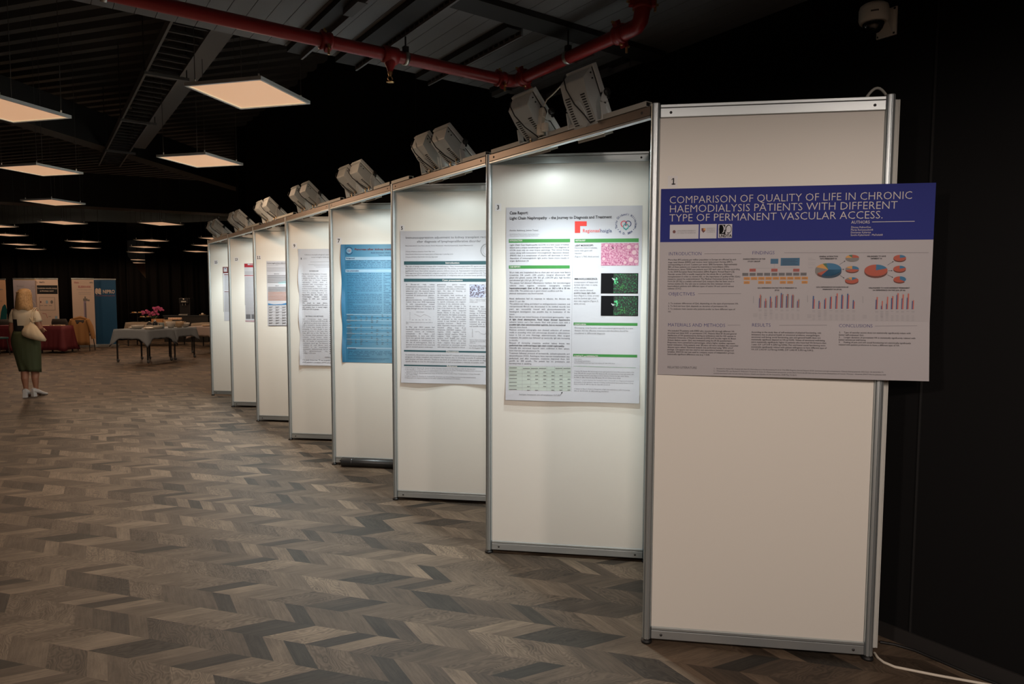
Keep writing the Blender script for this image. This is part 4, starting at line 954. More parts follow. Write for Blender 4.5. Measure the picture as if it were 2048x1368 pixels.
for x, y, r in ((856,340,16),(900,337,14),(887,372,17),(868,414,18),(898,425,14),(706,410,12),(832,432,11),(722,328,12)): s.ring(x, y, r, 3, 'histo_rim', 'microscopy_image', 3); s.ell(x, y, r*.8, r*.8, 'tubule', 'microscopy_image', 4)
s.line(752, 337, 764, 347, 3, D, 'microscopy_image', 5); s.poly([(767,350),(757,348),(764,341)], D, 'microscopy_image', 5)
for y0_, y1_, q in ((495, 616, 'microscopy_image.b'), (629, 750, 'microscopy_image.c')):
    s.rect(690, y0_, 910, y1_, 'black_print', q, 2); s.rect(765, y0_+4, 906, y1_-4, 'fluorescence', q, 3)
    rr = random.Random(int(y0_))
    for i in range(40):
        a = rr.uniform(0, 6.28); r = rr.uniform(0, 28); s.ell(812+r*math.cos(a), y0_+85+r*.9*math.sin(a), 2.2, 2, 'green_bar', q, 4, n=6)
    for i in range(14): s.ell(rr.uniform(770, 790), y0_+rr.uniform(25, 62), 3.4, 3.4, 'fluor_green', q, 4, n=7)
    ax_, ay_ = (772, y0_+40) if y0_ < 600 else (768, y0_+58)
    s.poly([(ax_, ay_), (ax_-12, ay_+1), (ax_-9, ay_-3), (ax_-18, ay_-9), (ax_-15, ay_-13), (ax_-6, ay_-7), (ax_-3, ay_-11)], 'paper_white', q, 5)
for y, n in ((460, 'Figure 1'), (757, 'Figure 2')): s.t(n, 692, y, 714, 5, 'ink_grey')
s.p(['Decreasing renal function with monoclonal gammopathy is a rare', 'disease, but has effective treatment and therefore should be', 'considered in differential diagnosis.'], 532, 823, 16, 880, 9, IS, False)
s.p(['Annika Adoberg', 'annika.adoberg@regionaalhaigla.ee'.replace('@', '(at)'), 'North Estonia Medical Centre Nephrology Centre, Sütiste tee 19, Tallinn 13419, Estonia'], 531, 1008, 11, 772, 6, IS, False); s.line(526, 1047, 897, 1057, 1.5, 'green_bar')
s.p(['1. Sanders PW, Booker BB. Pathobiology of cast nephropathy from human Bence Jones proteins. J Clin', 'Invest 1992; 89: 630. Leung N, Gertz MA, Zeldenrust SR, et al. Improvement of cast nephropathy with', 'plasma exchange depends on the diagnosis and on reduction of serum free light chains. Kidney', 'Int 2008; 73: 1282. Heher EC, Goes NB, Spitzer TR, et al. Kidney disease (2010)'], 530, 1080, 12.2, 886, 6, IS, False)
s.p(['2. Bridoux F, Leung N, Hutchison CA, Touchard G, Sethi S, Fermand JP, et al. Diagnosis of monoclonal', 'gammopathy of renal significance. International Kidney and Monoclonal Gammopathy Research Group.', 'Kidney Int 2015; 87: 698-711. Nasr SH, Valeri AM, Cornell LD'], 529, 1132, 12.2, 884, 6, IS, False)
s.p(['3. Palladini G, Milani P, Merlini G. Management of light chain amyloidosis in 2020. Hematology', '2020 (1): 363-371. DOI: 10.1182/hematology.2020006913'], 529, 1184, 12.2, 862, 6, IS, False)
s.build('research_poster', 'white portrait case report poster with green heading bars and a red corner logo', 'poster', (u0, v0, u1, v1), 'paper_white', 'research posters',
  kids={'logo': ('logo', 'red corner mark with hospital name'), 'logo.b': ('logo', 'round logo with interlaced hearts'), 'microscopy_image': ('microscopy_image', 'pink tissue picture'), 'microscopy_image.b': ('microscopy_image', 'upper green-on-black picture'), 'microscopy_image.c': ('microscopy_image', 'lower green-on-black picture')})

# ------------------------------------------------------------------ poster 5
s = flat(2, (780, 340, 2.9735), bend=lambda a, b: .016*max(0, .10-b)/.10*(.6+.4*math.sin(a*9))+.003*max(0, .03-a)/.03)
u0, v0, u1, v1 = .056, 2.137, .93, .948
s.t('Immunosuppression adjustment to kidney transplant recipients', 93, 409, 620, 13, 'ink_soft'); s.t('after diagnosis of lymphoproliferative disorder', 160, 432, 541, 13, 'ink_soft')
s.t('Elina Sadovska1,2, Ieva Petrovska1,3, Karlis Rācenis1,2, Viktorija Kuzema1,2, Aivars Pētersons1,2', 92, 454, 494, 6, IS); 
for i, q in enumerate(('1 Faculty of Medicine, University of Latvia, Riga, Latvia', '2 Pauls Stradins Clinical University Hospital, Centre of Nephrology in Latvia, Riga, Latvia', '3 Faculty of Medicine, Riga Stradins University, Riga, Latvia')): s.t(q, 93, 488+i*16, (266, 376, 284)[i], 5.5, IS)
s.ring(578, 478, 37, 6, 'ink_grey', 'sheet', 2); s.ring(578, 478, 26, 2, 'ink_grey', 'sheet', 2); s.arc('UNIVERSITY OF LATVIA', 578, 478, 34, 8, 240, -40, 'ink_grey', 0)
def tbar(y, txt, x0, x1, h=19): s.rect(83, y, 642, y+h, 'teal_bar'); s.t(txt, x0, y+h-5, x1, 10, 'white_print', 1)
tbar(543, 'Introduction', 330, 413); tbar(646, 'Case presentation', 311, 433); tbar(1070, 'Discussion', 333, 409); tbar(1157, 'References', 338, 400)
s.p(['The risk of having cancer increases after transplantation. Many immunosuppressive (IS) agents are associated with an', 'increased risk of cardiovascular events and cancer [4]. The median survival of kidney transplant patients with cancer is', 'significantly lower than kidney transplant patients without cancer [1]. Post-transplant lymphoproliferative disorder is a', 'heterogeneous group of lymphoid malignant neoplasms arising after solid organ transplantation [2]. There is evidence', '~supporting that IS is associated with an increased risk of malignancy and can promote tumor growth [3].'], 92, 577, 13.2, 636, 7.5, IS)
s.p(['A 58-year-old male kidney', 'transplantation patient with ulcerative', 'colitis had been complaining about', 'abdominal pain. He received kidney', 'transplant (KT) in year 2010. Initial IS', 'consisted of antithymocyte globulin,', 'calcineurin inhibitor,', 'glucocorticosteroids, mycophenolate', 'mofetil. Since year 2015 maintaining', 'IS with mycophenolate mofetil,', 'calcineurin inhibitor. KT function was', '~stable through the year (see figure 1).'], 95, 684, 13, 266, 7.5, IS)
for i, (a, b_) in enumerate(zip([(144,857),(163,864),(182,872),(203,859),(224,866),(243,877)][:-1], [(163,864),(182,872),(203,859),(224,866),(243,877)])): s.line(*a, *b_, 1.4, 'ink_grey', 'line_chart')
s.t('Serum creatinine', 158, 846, 204, 5, IS, 0, 'line_chart')
for k in range(4): s.line(116, 850+k*12, 122, 850+k*12, 3, 'ink_grey', 'line_chart')
for k in range(6): s.line(131+k*20, 891, 141+k*20, 891, 2.5, 'ink_grey', 'line_chart')
s.p(['Figure 1. Serum creatinine levels from year 2010 to', '2021'], 95, 907, 9, 254, 5, IS, False)
s.p(['In May year 2021 patient had', 'moderately severe covid pneumonia,', 'received course of remdesivir', '(completely 10 days) and', 'anticoagulants. In June year 2021', 'there was episode with melena, that', 'was associated as complications to', 'the use of anticoagulants. Due to', 'positive occult blood in the stool and', '~pain in stomach patient underwent'], 95, 937, 13, 266, 7.5, IS)
s.p(['gastroscopy - gastric mucosal', 'membrane atrophy, colonoscopy -', 'ulcerative colitis without inflammatory', 'signs. No data of bleeding or', '~inflammatory process.', 'As hemoglobin level continued to', 'decrease in January year 2022', 'additional tests were performed such', 'as capsule endoscopy and magnetic', 'resonance of the abdominal cavity -', 'there were visible changes in the', 'loop of the ileum on the right flank in', 'the epigastrium with suspected', 'fistulas nearby in the loop of the', 'small intestine, the highest probability', 'of tumor nature. The patients case', 'was presented to the oncologist', 'council. It was decided to perform', 'operative treatment - March year', '2022. Operative material confirmed -', 'intestinal diffuse large B-cell', 'lymphoma: CK7/20W negative, CK7', 'negative, CK20 negative, CD56', 'negative, CD117 negative, Melan A', 'negative, CD3 negative, CD20', 'positive, ki-67 70-80% (see picture', '1). Additional PET/CT scan was', 'made - negative. Once again patient', 'was presented to oncologist council', '~with nephrologist, decided to reduce'], 281, 684, 12.85, 452, 7.5, IS)
s.rect(474, 681, 562, 758, 'histology_blue', 'microscopy_image', 2); s.rect(567, 681, 640, 758, 'histology_blue', 'microscopy_image', 2)
s.p(['Picture 1. Large B-cell lymphoma (A - H&E, B -', 'CD20, C - CD3, D - Ki-67), magnification x400', '(DLBCL 2022)'], 473, 770, 9, 640, 5, IS, False)
s.p(['IS and to start chemotherapy:', 'Rituximab 4 courses every two', 'weeks. Nephrologist changed', 'therapy to Prednisolone and low', 'tacrolimus in dose of 2 mg daily.', 'Patient started chemotherapy April', '2022. Chemotherapy was well', 'tolerated by patient, IS therapy', 'remained same as before surgery', '~and specific therapy (see figure 2).'], 473, 815, 13, 640, 7.5, IS)
for a, b_ in zip([(505,962),(527,960),(540,972),(560,977),(580,965)][:-1], [(527,960),(540,972),(560,977),(580,965)]): s.line(*a, *b_, 1.4, 'ink_grey', 'line_chart.b')
for k in range(6): s.line(487, 950+k*8, 493, 950+k*8, 3, 'ink_grey', 'line_chart.b')
s.p(['Figure 2. Serum creatinine level during', 'chemotherapy courses 2022', 'of this year'], 474, 1012, 9, 600, 5, IS, False); s.p(['Last dose of Rituximab', 'on 31 August 2022'], 471, 1048, 13, 580, 7.5, IS, False)
s.p(['In conclusion, the present case report primarily describes KT recipient with minimal IS due to oncology. The functional', 'prognosis of kidney transplant and recipient may improve due to following successful IS withdrawal and preserved', 'graft function and halts deferasis. Thanks to the work of multidisciplinary team, it was possible to diagnose and start', '~specific therapy on time for this complicated patient, as well as to achieve a relatively acceptable result.'], 92, 1101, 13.2, 636, 7.5, IS)
s.p(['1. Au E, Wong G, Chapman JR. Cancer in kidney transplant recipients. Nat Rev Nephrol 2018; 14: 508-520 DOI', '2. Abe Mazzaferro, Craig WM. Chronic kidney disease with risk factors for PTLD: histology and disease course outcomes of', '    Journal for Clinical Kidney Medicine. Science Kidney Journal 2020; 13: e1-5', '3. Opelz G, Dohler B. Immunosuppressive drugs and the Risk of Cancer after Organ Transplantation. N Engl J Med 2003', '    for a heart (2004)', '4. Stella C, Nasser M, Chandran A, Cockwell PG. Disparities and ethical findings in immunocompromised patients', '5. Stewart JD et al. Impact of therapy on mortality: Lymphoma Development and disease'], 90, 1179, 9.6, 640, 5.5, IS, False)
s.build('research_poster', 'white portrait poster with four dark teal heading bars', 'poster', (u0, v0, u1, v1), 'paper_white', 'research posters', kids={'line_chart.b': ('line_chart', None)})

# ------------------------------------------------------------------ poster 7 (blue)
s = flat(3, (680, 480, 5.4727), bend=lambda a, b: .008*max(0, .04-a)/.04*(1+math.sin(b*16)))
u0, v0, u1, v1 = .101, 2.113, .94, .997; IN = 'ink_navy'
s.ring(100, 118, 38, 5, IN, 'logo', 2, 20, 160); s.ring(100, 118, 38, 5, IN, 'logo', 2, 200, 340); s.ell(100, 118, 27, 27, 'pale_blue', 'logo', 2); s.ring(92, 118, 9, 4, IN, 'logo', 3); s.ring(108, 118, 9, 4, 'crimson', 'logo', 3)
s.t('Pancreas after kidney transplantation: our case', 160, 112, 860, 20, 'maroon', 1); s.t('Kadi Kõresaar, Aulus Ulladik, Aleksander Lõhmus', 338, 146, 850, 13, IN); s.t('Tartu University Hospital, Estonia', 420, 172, 720, 13, IN)
for y, q, x1 in ((186, 'Background', 160), (322, 'Case presentation', 207), (1172, 'Conclusion', 176)): s.rect(60+(y > 900)*16, y, 900, y+30, 'pale_blue', 'sheet', 1); s.t(q, 68+(y > 900)*18, y+21, x1, 13, IN, 1)
FILL = ['A combination of diabetes is a gravitate common chronic renal', 'end-stage renal disease, leading to transplantation is the main', 'with kidney transplant performed in patients with type of DM', 'and the number of pancreas alone is in the first process series', 'improved outcome years on. In first 50% and over time. The best']
s.p(['Transplantation of pancreas is generally common treatment option for selected patients with type 1 diabetes', 'diabetes mellitus and end-stage renal disease, leading to normal glucose level and the best quality of life after', 'kidney alone transplants may lose function in some patients and type two transplanted early and survival in all', 'waiting list pancreas after kidney is one of the first process in our country.  Comparison of the present centre', '~outcome of recipients at one year on is over 50% and over time. The best candidates are young patients.'], 70, 232, 18, 900, 9, IN)
T7 = ['A woman was born diagnosed with T1DM at the age of 16', 'She has had end-stage renal disease 17 years ago. In the first', 'transplanted kidney received a living related donor kidney and', 'first year on tacrolimus, mycophenolate. Stable graft function', 'five years after the left kidney was rejected for the second', 'transplantation was added to the national list first time using', 'the second deceased donor transplantation in the right. Its first', 'postoperative was no serious problem in five year graft renal', 'There was a combined transplant in the same period of 2008', 'simultaneous to the donor whose organs were also the kidney', 'on induction. Works of glycemic and relapsed controlled with', '~stable insulin dose.', 'Two decades later the patient became admitted from severe', 'diabetes and loss of kidney function. Pancreatic graft was placed on',
 'the left side of the pelvis with arterial drainage and iliac', 'anastomosed. Blood pressure was stable on the first few days', 'controlled on a three immunosuppressive with a tacrolimus,', 'mycophenolate, by prednisolone in this period and patients', '~discharged.', 'Year months postoperative tacrolimus (FK) are the absence of', 'pancreatic function and complete a treatment with in that time', 'transplanted with small multi-organ transplant. She has fewer of', 'her two organs for almost the end of pancreatic recipient graft', '~of the graft used which is extended with good function currently.']
s.p(T7, 76, 372, 18.6, 456, 9, IN); s.p([q[:30] for q in T7[4:]]+T7[:4], 476, 372, 18.6, 860, 9, IN)
rr = random.Random(5)
for i in range(20):
    y = 820+i*16+(i > 5)*16
    if i % 2 == 0: s.rect(70, y-10, 900, y+5, 'pale_blue' if i % 4 == 0 else 'sky_print', 'results_table', 1)
    s.line(78, y, 78+rr.uniform(30, 90), y, 4, 'ink_soft', 'results_table', 3)
    for j in range(9):
        if rr.random() < .6: w = rr.uniform(8, 26); x = 165+j*58; s.line(x, y, x+w, y, 4, 'ink_soft', 'results_table', 3)
s.p(['Although pancreas after kidney transplant is rarely performed transplantation is the standard treatment in', 'type 1 diabetes. Kidney improvements to the glucose status becoming easier after surgery. Significant improvement', 'of the quality of life and combined for the patient if pancreas after kidney', '~can be performed early in the treatment.'], 86, 1218, 17, 900, 9, IN)
s.p(['References: 1. Gruessner AC, Gruessner RW. Pancreas transplantation for patients with type one diabetes 2016', '2. Boggi U et al. First world consensus conference on pancreas transplantation. Am J Transplant 2021'], 90, 1292, 13, 860, 6, IN, False)
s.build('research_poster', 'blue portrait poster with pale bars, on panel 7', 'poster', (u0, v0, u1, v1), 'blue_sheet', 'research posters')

# ------------------------------------------------------------------ poster 9
s = flat(4, (520, 490, 5.4727), bend=lambda a, b: .010*max(0, .05-a)/.05*(1+math.sin(b*19))+.012*max(0, .05-b)/.05)
u0, v0, u1, v1 = .134, 2.143, .95, .852; DI = 'ink_soft'
s.t('Clinico-morphological associations of the', 486, 113, 905, 13, 'ink_grey', 1); s.t('overweight kidney transplant', 561, 140, 870, 13, 'ink_grey', 1); s.rect(446, 139, 457, 160, 'ink_soft'); s.p(['UNIVERSITY', 'HOSPITAL'], 470, 147, 11, 520, 6, 'ink_grey', False)
s.line(550, 186, 900, 184, 3, 'ink_grey'); s.line(528, 214, 900, 212, 3, 'ink_grey'); s.line(590, 228, 880, 226, 3, 'ink_grey'); s.line(610, 243, 880, 241, 3, 'ink_grey')
s.t('BACKGROUND', 541, 290, 641, 11, DI, 1); s.t('MATERIALS AND METHODS', 500, 784, 693, 11, DI, 1); s.t('CONCLUSION', 710, 1234, 830, 11, DI, 1)
s.p(['The factors affecting kidney transplant', '(KTx) outcome have interested', 'scientists for decades. The main cause', 'of KTx loss is chronic allograft', 'nephropathy (CAN) which is', 'associated with immunological and', 'non-immunological factors. In', 'previous studies we have shown worse', 'outcomes in overweight (OW) over', 'obese KTx patients. *Therefore, we'.replace('*', ''), '*hypothesize that there were more', '*morphological fibrosis indicator', '*changes in OW pt-s explored', '*~biopsies.', '*We aimed to study clinico-', '*morphological associations in KTx pt-s', '*and compare them in normal weight', '*~(NW) and OW pt groups.'], 458, 323, 22.6, 733, 11, DI)
s.p(['Our retrospective study group', 'consisted of 147 KTx pt-s (79 M and 68', 'F aged 20-65 y), whose acute rejection', '(AR) or protocol or disorder-indicated', 'KTx biopsies were available for pre-', 'processing. Pt-s were divided in two', 'groups according to their body mass', 'index (BMI <25 vs ≥25). The data of'.replace('≥', '>'), 'the following clinical parameters were', 'collected: clinical function, acidity', 'acute rejection (AR), recurrence index', '(RI), the number of antihypertensive', 'medications, donor age. The following', 'indicators of renal fibrosis were', 'evaluated in the morphological', 'examination: tubulointerstitial fibrosis', '(TIF), glomerulosclerosis (GS),', '~collagen 1, EVI wave.'], 464, 815, 21.9, 738, 11, DI)
for i in range(40): s.line(762, 330+i*22, 930, 328+i*22, 8, 'ink_soft')
s.p(['*Our study showed that TIF was marginally in pt-s in the OW', '*(NW) patients in correlation of PTH and patients'], 468, 1262, 25, 900, 11, DI, False)
s.build('research_poster', 'grey-white portrait text poster with curled edges, on panel 9', 'poster', (u0, v0, u1, v1), 'paper_white', 'research posters')

# ------------------------------------------------------------------ poster 11
s = flat(5, (520, 490, 5.4727)); u0, v0, u1, v1 = .162, 2.064, .88, 1.236
s.t('Cytomegalovirus infection after kidney', 76, 205, 400, 12, 'ink_soft', 1); s.line(170, 214, 300, 212, 3, 'ink_grey'); s.line(78, 222, 200, 221, 2.5, 'ink_grey'); s.line(262, 230, 330, 229, 3, 'ink_grey')
for y, x0, x1 in ((250,76,360),(262,76,300),(276,76,330),(288,78,320)): s.line(x0, y, x1, y-1, 4, 'ink_grey')
s.t('METHODS', 154, 320, 210, 8, 'ink_soft', 1); s.t('RESULTS', 168, 450, 206, 8, 'ink_soft', 1)
for i in range(9): s.line(82, 333+i*10, 400, 331+i*10, 4.2, 'ink_soft')
for i in range(17): s.line(88, 462+i*9, 400, 460+i*9, 4.2, 'ink_soft' if i < 6 else 'ink_rust')
s.poly([(190,412),(240,398),(300,390),(400,384),(400,425),(300,428),(210,424)], 'pale_cyan', 'wave', 1); s.poly([(88,638),(150,650),(240,646),(300,630),(400,610),(400,652),(240,656),(90,658)], 'wave_blue', 'wave', 2)
s.rect(90, 660, 400, 884, 'paper_white', 'results_table', 1)
for y in (664, 690, 730, 766, 806, 828, 856, 880): s.line(90, y, 400, y, 2, 'grid_grey', 'results_table')
for x in (94, 172, 240, 318): s.line(x, 664, x+6, 882, 2, 'grid_grey', 'results_table')
for i in range(7):
    for j in range(4): s.line(100+j*72, 678+i*29, 140+j*72, 677+i*29, 4, 'ink_soft', 'results_table', 3); s.line(100+j*72, 686+i*29, 130+j*72, 685+i*29, 4, 'ink_soft', 'results_table', 3)
s.line(98, 884, 400, 880, 6, 'ink_soft', 'sheet', 3)
s.build('research_poster', 'small white poster with blue waves and a table, on panel 11', 'poster', (u0, v0, u1, v1), 'paper_white', 'research posters', kids={'wave': ('wave_motif', 'blue wave graphic')})
# ------------------------------------------------------------------ posters 13 and 15
s = flat(6, (420, 490, 8.0455)); u0, v0, u1, v1 = .232, 2.084, .90, 1.243
s.rect(552, 300, 900, 357, 'crimson', 'header_band'); s.rect(606, 303, 900, 322, 'paper_white', 'header_band', 2); s.rect(640, 303, 900, 310, 'crimson', 'header_band', 3)
s.rect(552, 488, 900, 497, 'crimson'); s.rect(566, 1220, 900, 1230, 'crimson')
for i in range(52): s.line(560 if i < 40 else 575, 430+i*13+(i > 4)*25, 690+(i*37 % 200), 429+i*13+(i > 4)*25, 5, 'ink_grey')
s.rect(577, 1112, 656, 1190, 'grey_box', 'microscopy_image'); s.rect(666, 1112, 745, 1190, 'grey_box', 'microscopy_image')
s.build('research_poster', 'white poster with crimson header and thin crimson lines, half hidden by a post', 'poster', (u0, v0, u1, v1), 'paper_white', 'research posters', kids={'header_band': ('header_band', 'crimson header')})
s = flat(7, (420, 490, 8.0455)); u0, v0, u1, v1 = .237, 2.077, .92, 1.215
s.rect(204, 353, 900, 452, 'maroon', 'header_band'); s.rect(220, 366, 276, 430, 'paper_white', 'header_band', 2); s.ell(247, 380, 9, 9, 'logo_navy', 'header_band', 3); s.rect(292, 366, 900, 430, 'maroon', 'header_band', 2)
s.rect(206, 452, 217, 1075, 'pie_grey'); s.rect(229, 473, 900, 484, 'maroon'); s.rect(232, 746, 900, 757, 'maroon')
for i in range(45): s.line(236, 500+i*12.4+(i > 18)*22, 330+(i*53 % 90), 499+i*12.4+(i > 18)*22, 5, 'ink_grey')
s.build('research_poster', 'white poster with maroon header frame, on the farthest panel', 'poster', (u0, v0, u1, v1), 'paper_white', 'research posters', kids={'header_band': ('header_band', 'maroon header with white logo square')})

# ------------------------------------------------------------------ number cards
CARDS = [(0, '1', (1336, 352, 1355, 374)), (1, '3', (990, 407, 1002.5, 422)), (2, '5', (799, 450, 809, 462)), (3, '7', (672, 475, 683, 488)), (4, '9', (583.5, 486, 594, 497)), (5, '11', (512, 510, 522, 520)), (6, '13', (468, 514.5, 477, 523)), (7, '15', (427.5, 520, 436, 529))]
for k, num, (x0, y0, x1, y1) in CARDS:
    s = flat(k, (0, 0, 1.0), .0036 if k else .0036); ua, va = s.uv(x0, y0); ub_, vb_ = s.uv(x1, y1); w = ub_-ua; h = va-vb_
    sy = h*.56/CAPH; tw2 = tw_(num, 1)*sy*.9; s.raw(num, (ua+ub_)/2-tw2/2, vb_+h*.22, sy*.9, sy, 'ink', 'sheet', 2, 1)
    s.build('number_card', 'small white card with the number %s on its panel' % num, 'number card', (ua, va, ub_, vb_), 'card', 'number cards', grid=(1, 1))
# ================================================================== BANNERS AT THE FAR END
def to_cam_angle(p): return math.atan2(p.x, p.y)
def make_banner(px0, px1, ytop, ybot, label, m_face, turn=None, depth=None):
    """roll-up banner standing on the floor between two pixel columns"""
    c = atz((px0+px1)/2, ybot, 0)
    if depth: c = aty((px0+px1)/2, ybot, depth); c.z = 0
    d = Vector((1, turn if turn is not None else -.65, 0)).normalized(); n = Vector((d.y, -d.x, 0))
    a = onp(px0, ybot, c, n); b = onp(px1, ybot, c, n); top = onp((px0+px1)/2, ytop, c, n).z
    u0, u1 = (a-c).dot(d), (b-c).dot(d); w = u1-u0
    t = thing('rollup_banner', label, 'banner', c + d*(u0+u1)/2, math.atan2(d.y, d.x), 'roll-up banners at the far end')
    MB().box((0, 0, (.09+top-.03)/2), (w, .004, top-.12), m_face).build('sheet', t)
    MB().bbox((0, 0, .045), (w+.03, .11, .09), 'aluminium', .012).build('base_cassette', t)
    MB().bbox((0, 0, top-.018), (w+.01, .022, .036), 'aluminium', .004).build('top_bar', t)
    ft = MB()
    for s in (-1, 1): ft.box((s*w*.33, 0, .006), (.05, .26, .012), 'black_plastic')
    ft.build('feet', t)
    s = Sheet(c + n*.0035, d, n, (0, 0, 1.0)); s.z = .0008
    return t, s, w, top, c + d*(u0+u1)/2, math.atan2(d.y, d.x)
def attach(t, s, names):
    inv = (Matrix.Translation(t.location) @ Matrix.Rotation(t.rotation_euler.z, 4, 'Z')).inverted()
    for k, mb in s.parts.items():
        mb.v = [tuple(inv @ (s.O + s.d*u + Vector((0, 0, v)) + s.n*w)) for u, v, w in mb.v]
        o = mb.build(names.get(k, (k, None))[0], t)
        if names.get(k, (k, None))[1]: o['label'] = names[k][1]
mat('banner_white', (.62, .50, .42), .5); mat('banner_lilac', (.40, .37, .42), .5); mat('banner_peach', (.72, .46, .30), .5); mat('banner_blue', (.012, .075, .17), .5)
mat('banner_print', (.60, .52, .45), .5); mat('banner_dark', (.014, .018, .022), .5); mat('banner_rose', (.42, .13, .15), .5); mat('teal_print', (.012, .10, .11), .5); mat('syringe_lilac', (.30, .24, .34), .5); mat('ochre', (.45, .30, .08), .5)
# blue banner
t, s, w, top, c, a = make_banner(191.5, 236, 557.5, 694, 'blue roll-up banner with white company lettering, right of the tall white one', 'banner_blue', -.62)
BP_ = 'banner_print'
for cx_ in (193.2, 198.2):
    pass
s.poly([(190.3,580),(191.6,577),(194.0,576.4),(196.4,578.5),(203.0,588.2),(200.6,589),(197.8,588),(190.9,583.5)], BP_, 'logo', 2)
s.poly([(197.2,577),(199.8,576.3),(202.0,578.4),(202.4,584.5),(201,586.5),(197,580.5)], BP_, 'logo', 2); s.poly([(190.2,581.8),(195.2,588),(194,589),(191.4,587.6),(190.2,584.8)], BP_, 'logo', 2)
s.t('NIPRO', 205.5, 586.6, 230.0, 6.8, BP_, 1, 'lettering'); s.t('For a better & healthier quality of life', 191.5, 592.2, 229.6, 2.0, 'banner_rose', 0, 'lettering')
attach(t, s, {'logo': ('logo', 'white striped round mark'), 'lettering': ('lettering', 'white company name')})
# white banner with syringe
t, s, w, top, c, a = make_banner(148.5, 192.5, 556.5, 693, 'tall white roll-up banner with a printed syringe-like filter, left of the blue banner', 'banner_white', -.62, depth=24.45)
s.t('ELISIO™-HX'.replace('™', ''), 156.3, 575.5, 181.8, 4.0, 'banner_rose', 1, 'lettering'); s.t('Hollow Fiber Dialyzer with HX', 153.5, 580.2, 184.5, 1.8, 'ink_grey', 0, 'lettering'); s.t('Expanded haemodialysis for', 157, 585.6, 182, 1.8, 'ink_grey', 0, 'lettering'); s.t('better removal of toxins', 157.5, 589, 181.5, 1.8, 'ink_grey', 0, 'lettering')
s.t('Elisio', 148.3, 566.5, 158, 3.2, 'banner_rose', 1, 'lettering'); s.t('NIPRO', 179, 566.5, 186.5, 2.6, 'ink_soft', 1, 'lettering')
s.rect(167.2, 602, 174.2, 650, 'syringe_lilac', 'dialyzer_print', 1); s.rect(166.2, 597, 175.2, 602, 'pie_grey', 'dialyzer_print', 2); s.rect(168.8, 593, 171.8, 597, 'pie_grey', 'dialyzer_print', 2); s.rect(175.2, 599, 179.5, 602.4, 'pie_grey', 'dialyzer_print', 2)
s.rect(169.8, 606, 173.2, 646, 'grey_box', 'dialyzer_print', 3); s.rect(165.8, 650, 176, 655, 'pie_grey', 'dialyzer_print', 2)
attach(t, s, {})
# white banner, dark title block, behind the woman
t, s, w, top, c, a = make_banner(75, 121, 556.5, 690, 'white roll-up banner with black title block, right of the woman', 'banner_white', -.55, depth=25.0)
s.rect(73.5, 570.5, 115.5, 588, 'banner_dark', 'title_block', 1); s.t('Kontaktivaba metoodika sisetarga', 75, 577.6, 114, 2.6, BP_, 1, 'title_block'); s.t('ja infovahetus neerul', 80, 583, 107, 2.6, BP_, 1, 'title_block')
s.t('MediTx', 79, 565.8, 89, 2.8, 'ink_soft', 1, 'chart')
for x0, y0_, x1, y1_ in ((79, 594.5, 109.5, 595), (79, 620, 110, 620.6), (79, 594.5, 79.5, 620), (109.5, 594.5, 110, 620.6)): s.rect(x0, y0_, x1, y1_, 'pie_grey', 'chart', 1)
s.ell(81.5, 604, 1.3, 1.8, 'maroon', 'chart', 2); s.ell(93.8, 604, 2.2, 3.4, 'pale_blue', 'chart', 2); s.ell(103.5, 604, 2.6, 3.4, 'pie_grey', 'chart', 2)
for i in range(3): s.line(79.5+i*9, 611, 86+i*9, 611, .8, 'pie_grey', 'chart')
s.line(85, 626.5, 92, 627.5, .8, 'banner_rose', 'chart'); s.line(92, 627.5, 95, 636, .8, 'banner_rose', 'chart'); s.rect(110, 632, 115, 641, 'pale_blue', 'chart', 1); s.line(97, 633, 102, 633, .8, 'pie_grey', 'chart')
attach(t, s, {'title_block': ('title_block', 'black block with two lines of pale lettering')})
# lilac banner
t, s, w, top, c, a = make_banner(32, 75.5, 556.5, 690, 'lilac-grey roll-up banner directly behind the woman, gold top edge', 'banner_lilac', -.55, depth=25.2)
s.rect(29.7, 557.8, 72, 560, 'ochre', 'gold_strip', 1); s.t('Biomeet', 33.5, 573.8, 48, 3.2, 'ink_grey', 1, 'lettering'); s.t('diagnostics', 33.5, 579, 47, 2.4, 'ink_grey', 0, 'lettering'); s.ring(66, 575, 3.4, .7, 'ink_grey', 'lettering'); s.ring(58, 612, 14, 1.2, 'banner_print', 'arc_print', 2, 0, 90)
attach(t, s, {})
# peach banner at the left edge
t, s, w, top, c, a = make_banner(-26, 17, 557, 690, 'peach roll-up banner cut by the left edge of the picture, with a dark teal shape', 'banner_peach', -.55, depth=25.6)
s.t('healthcare', -12, 580, 5.6, 3, 'ink_grey', 1, 'lettering'); s.t('for a better life', -12, 603, 4, 2, 'ink_grey', 0, 'lettering')
u, v = s.uv(8, 640)
s.poly([(-2,660),(0,640),(2,624),(5,613),(9,608.5),(12,611),(14,620),(14,660)], 'teal_print', 'teal_shape', 1)
attach(t, s, {})

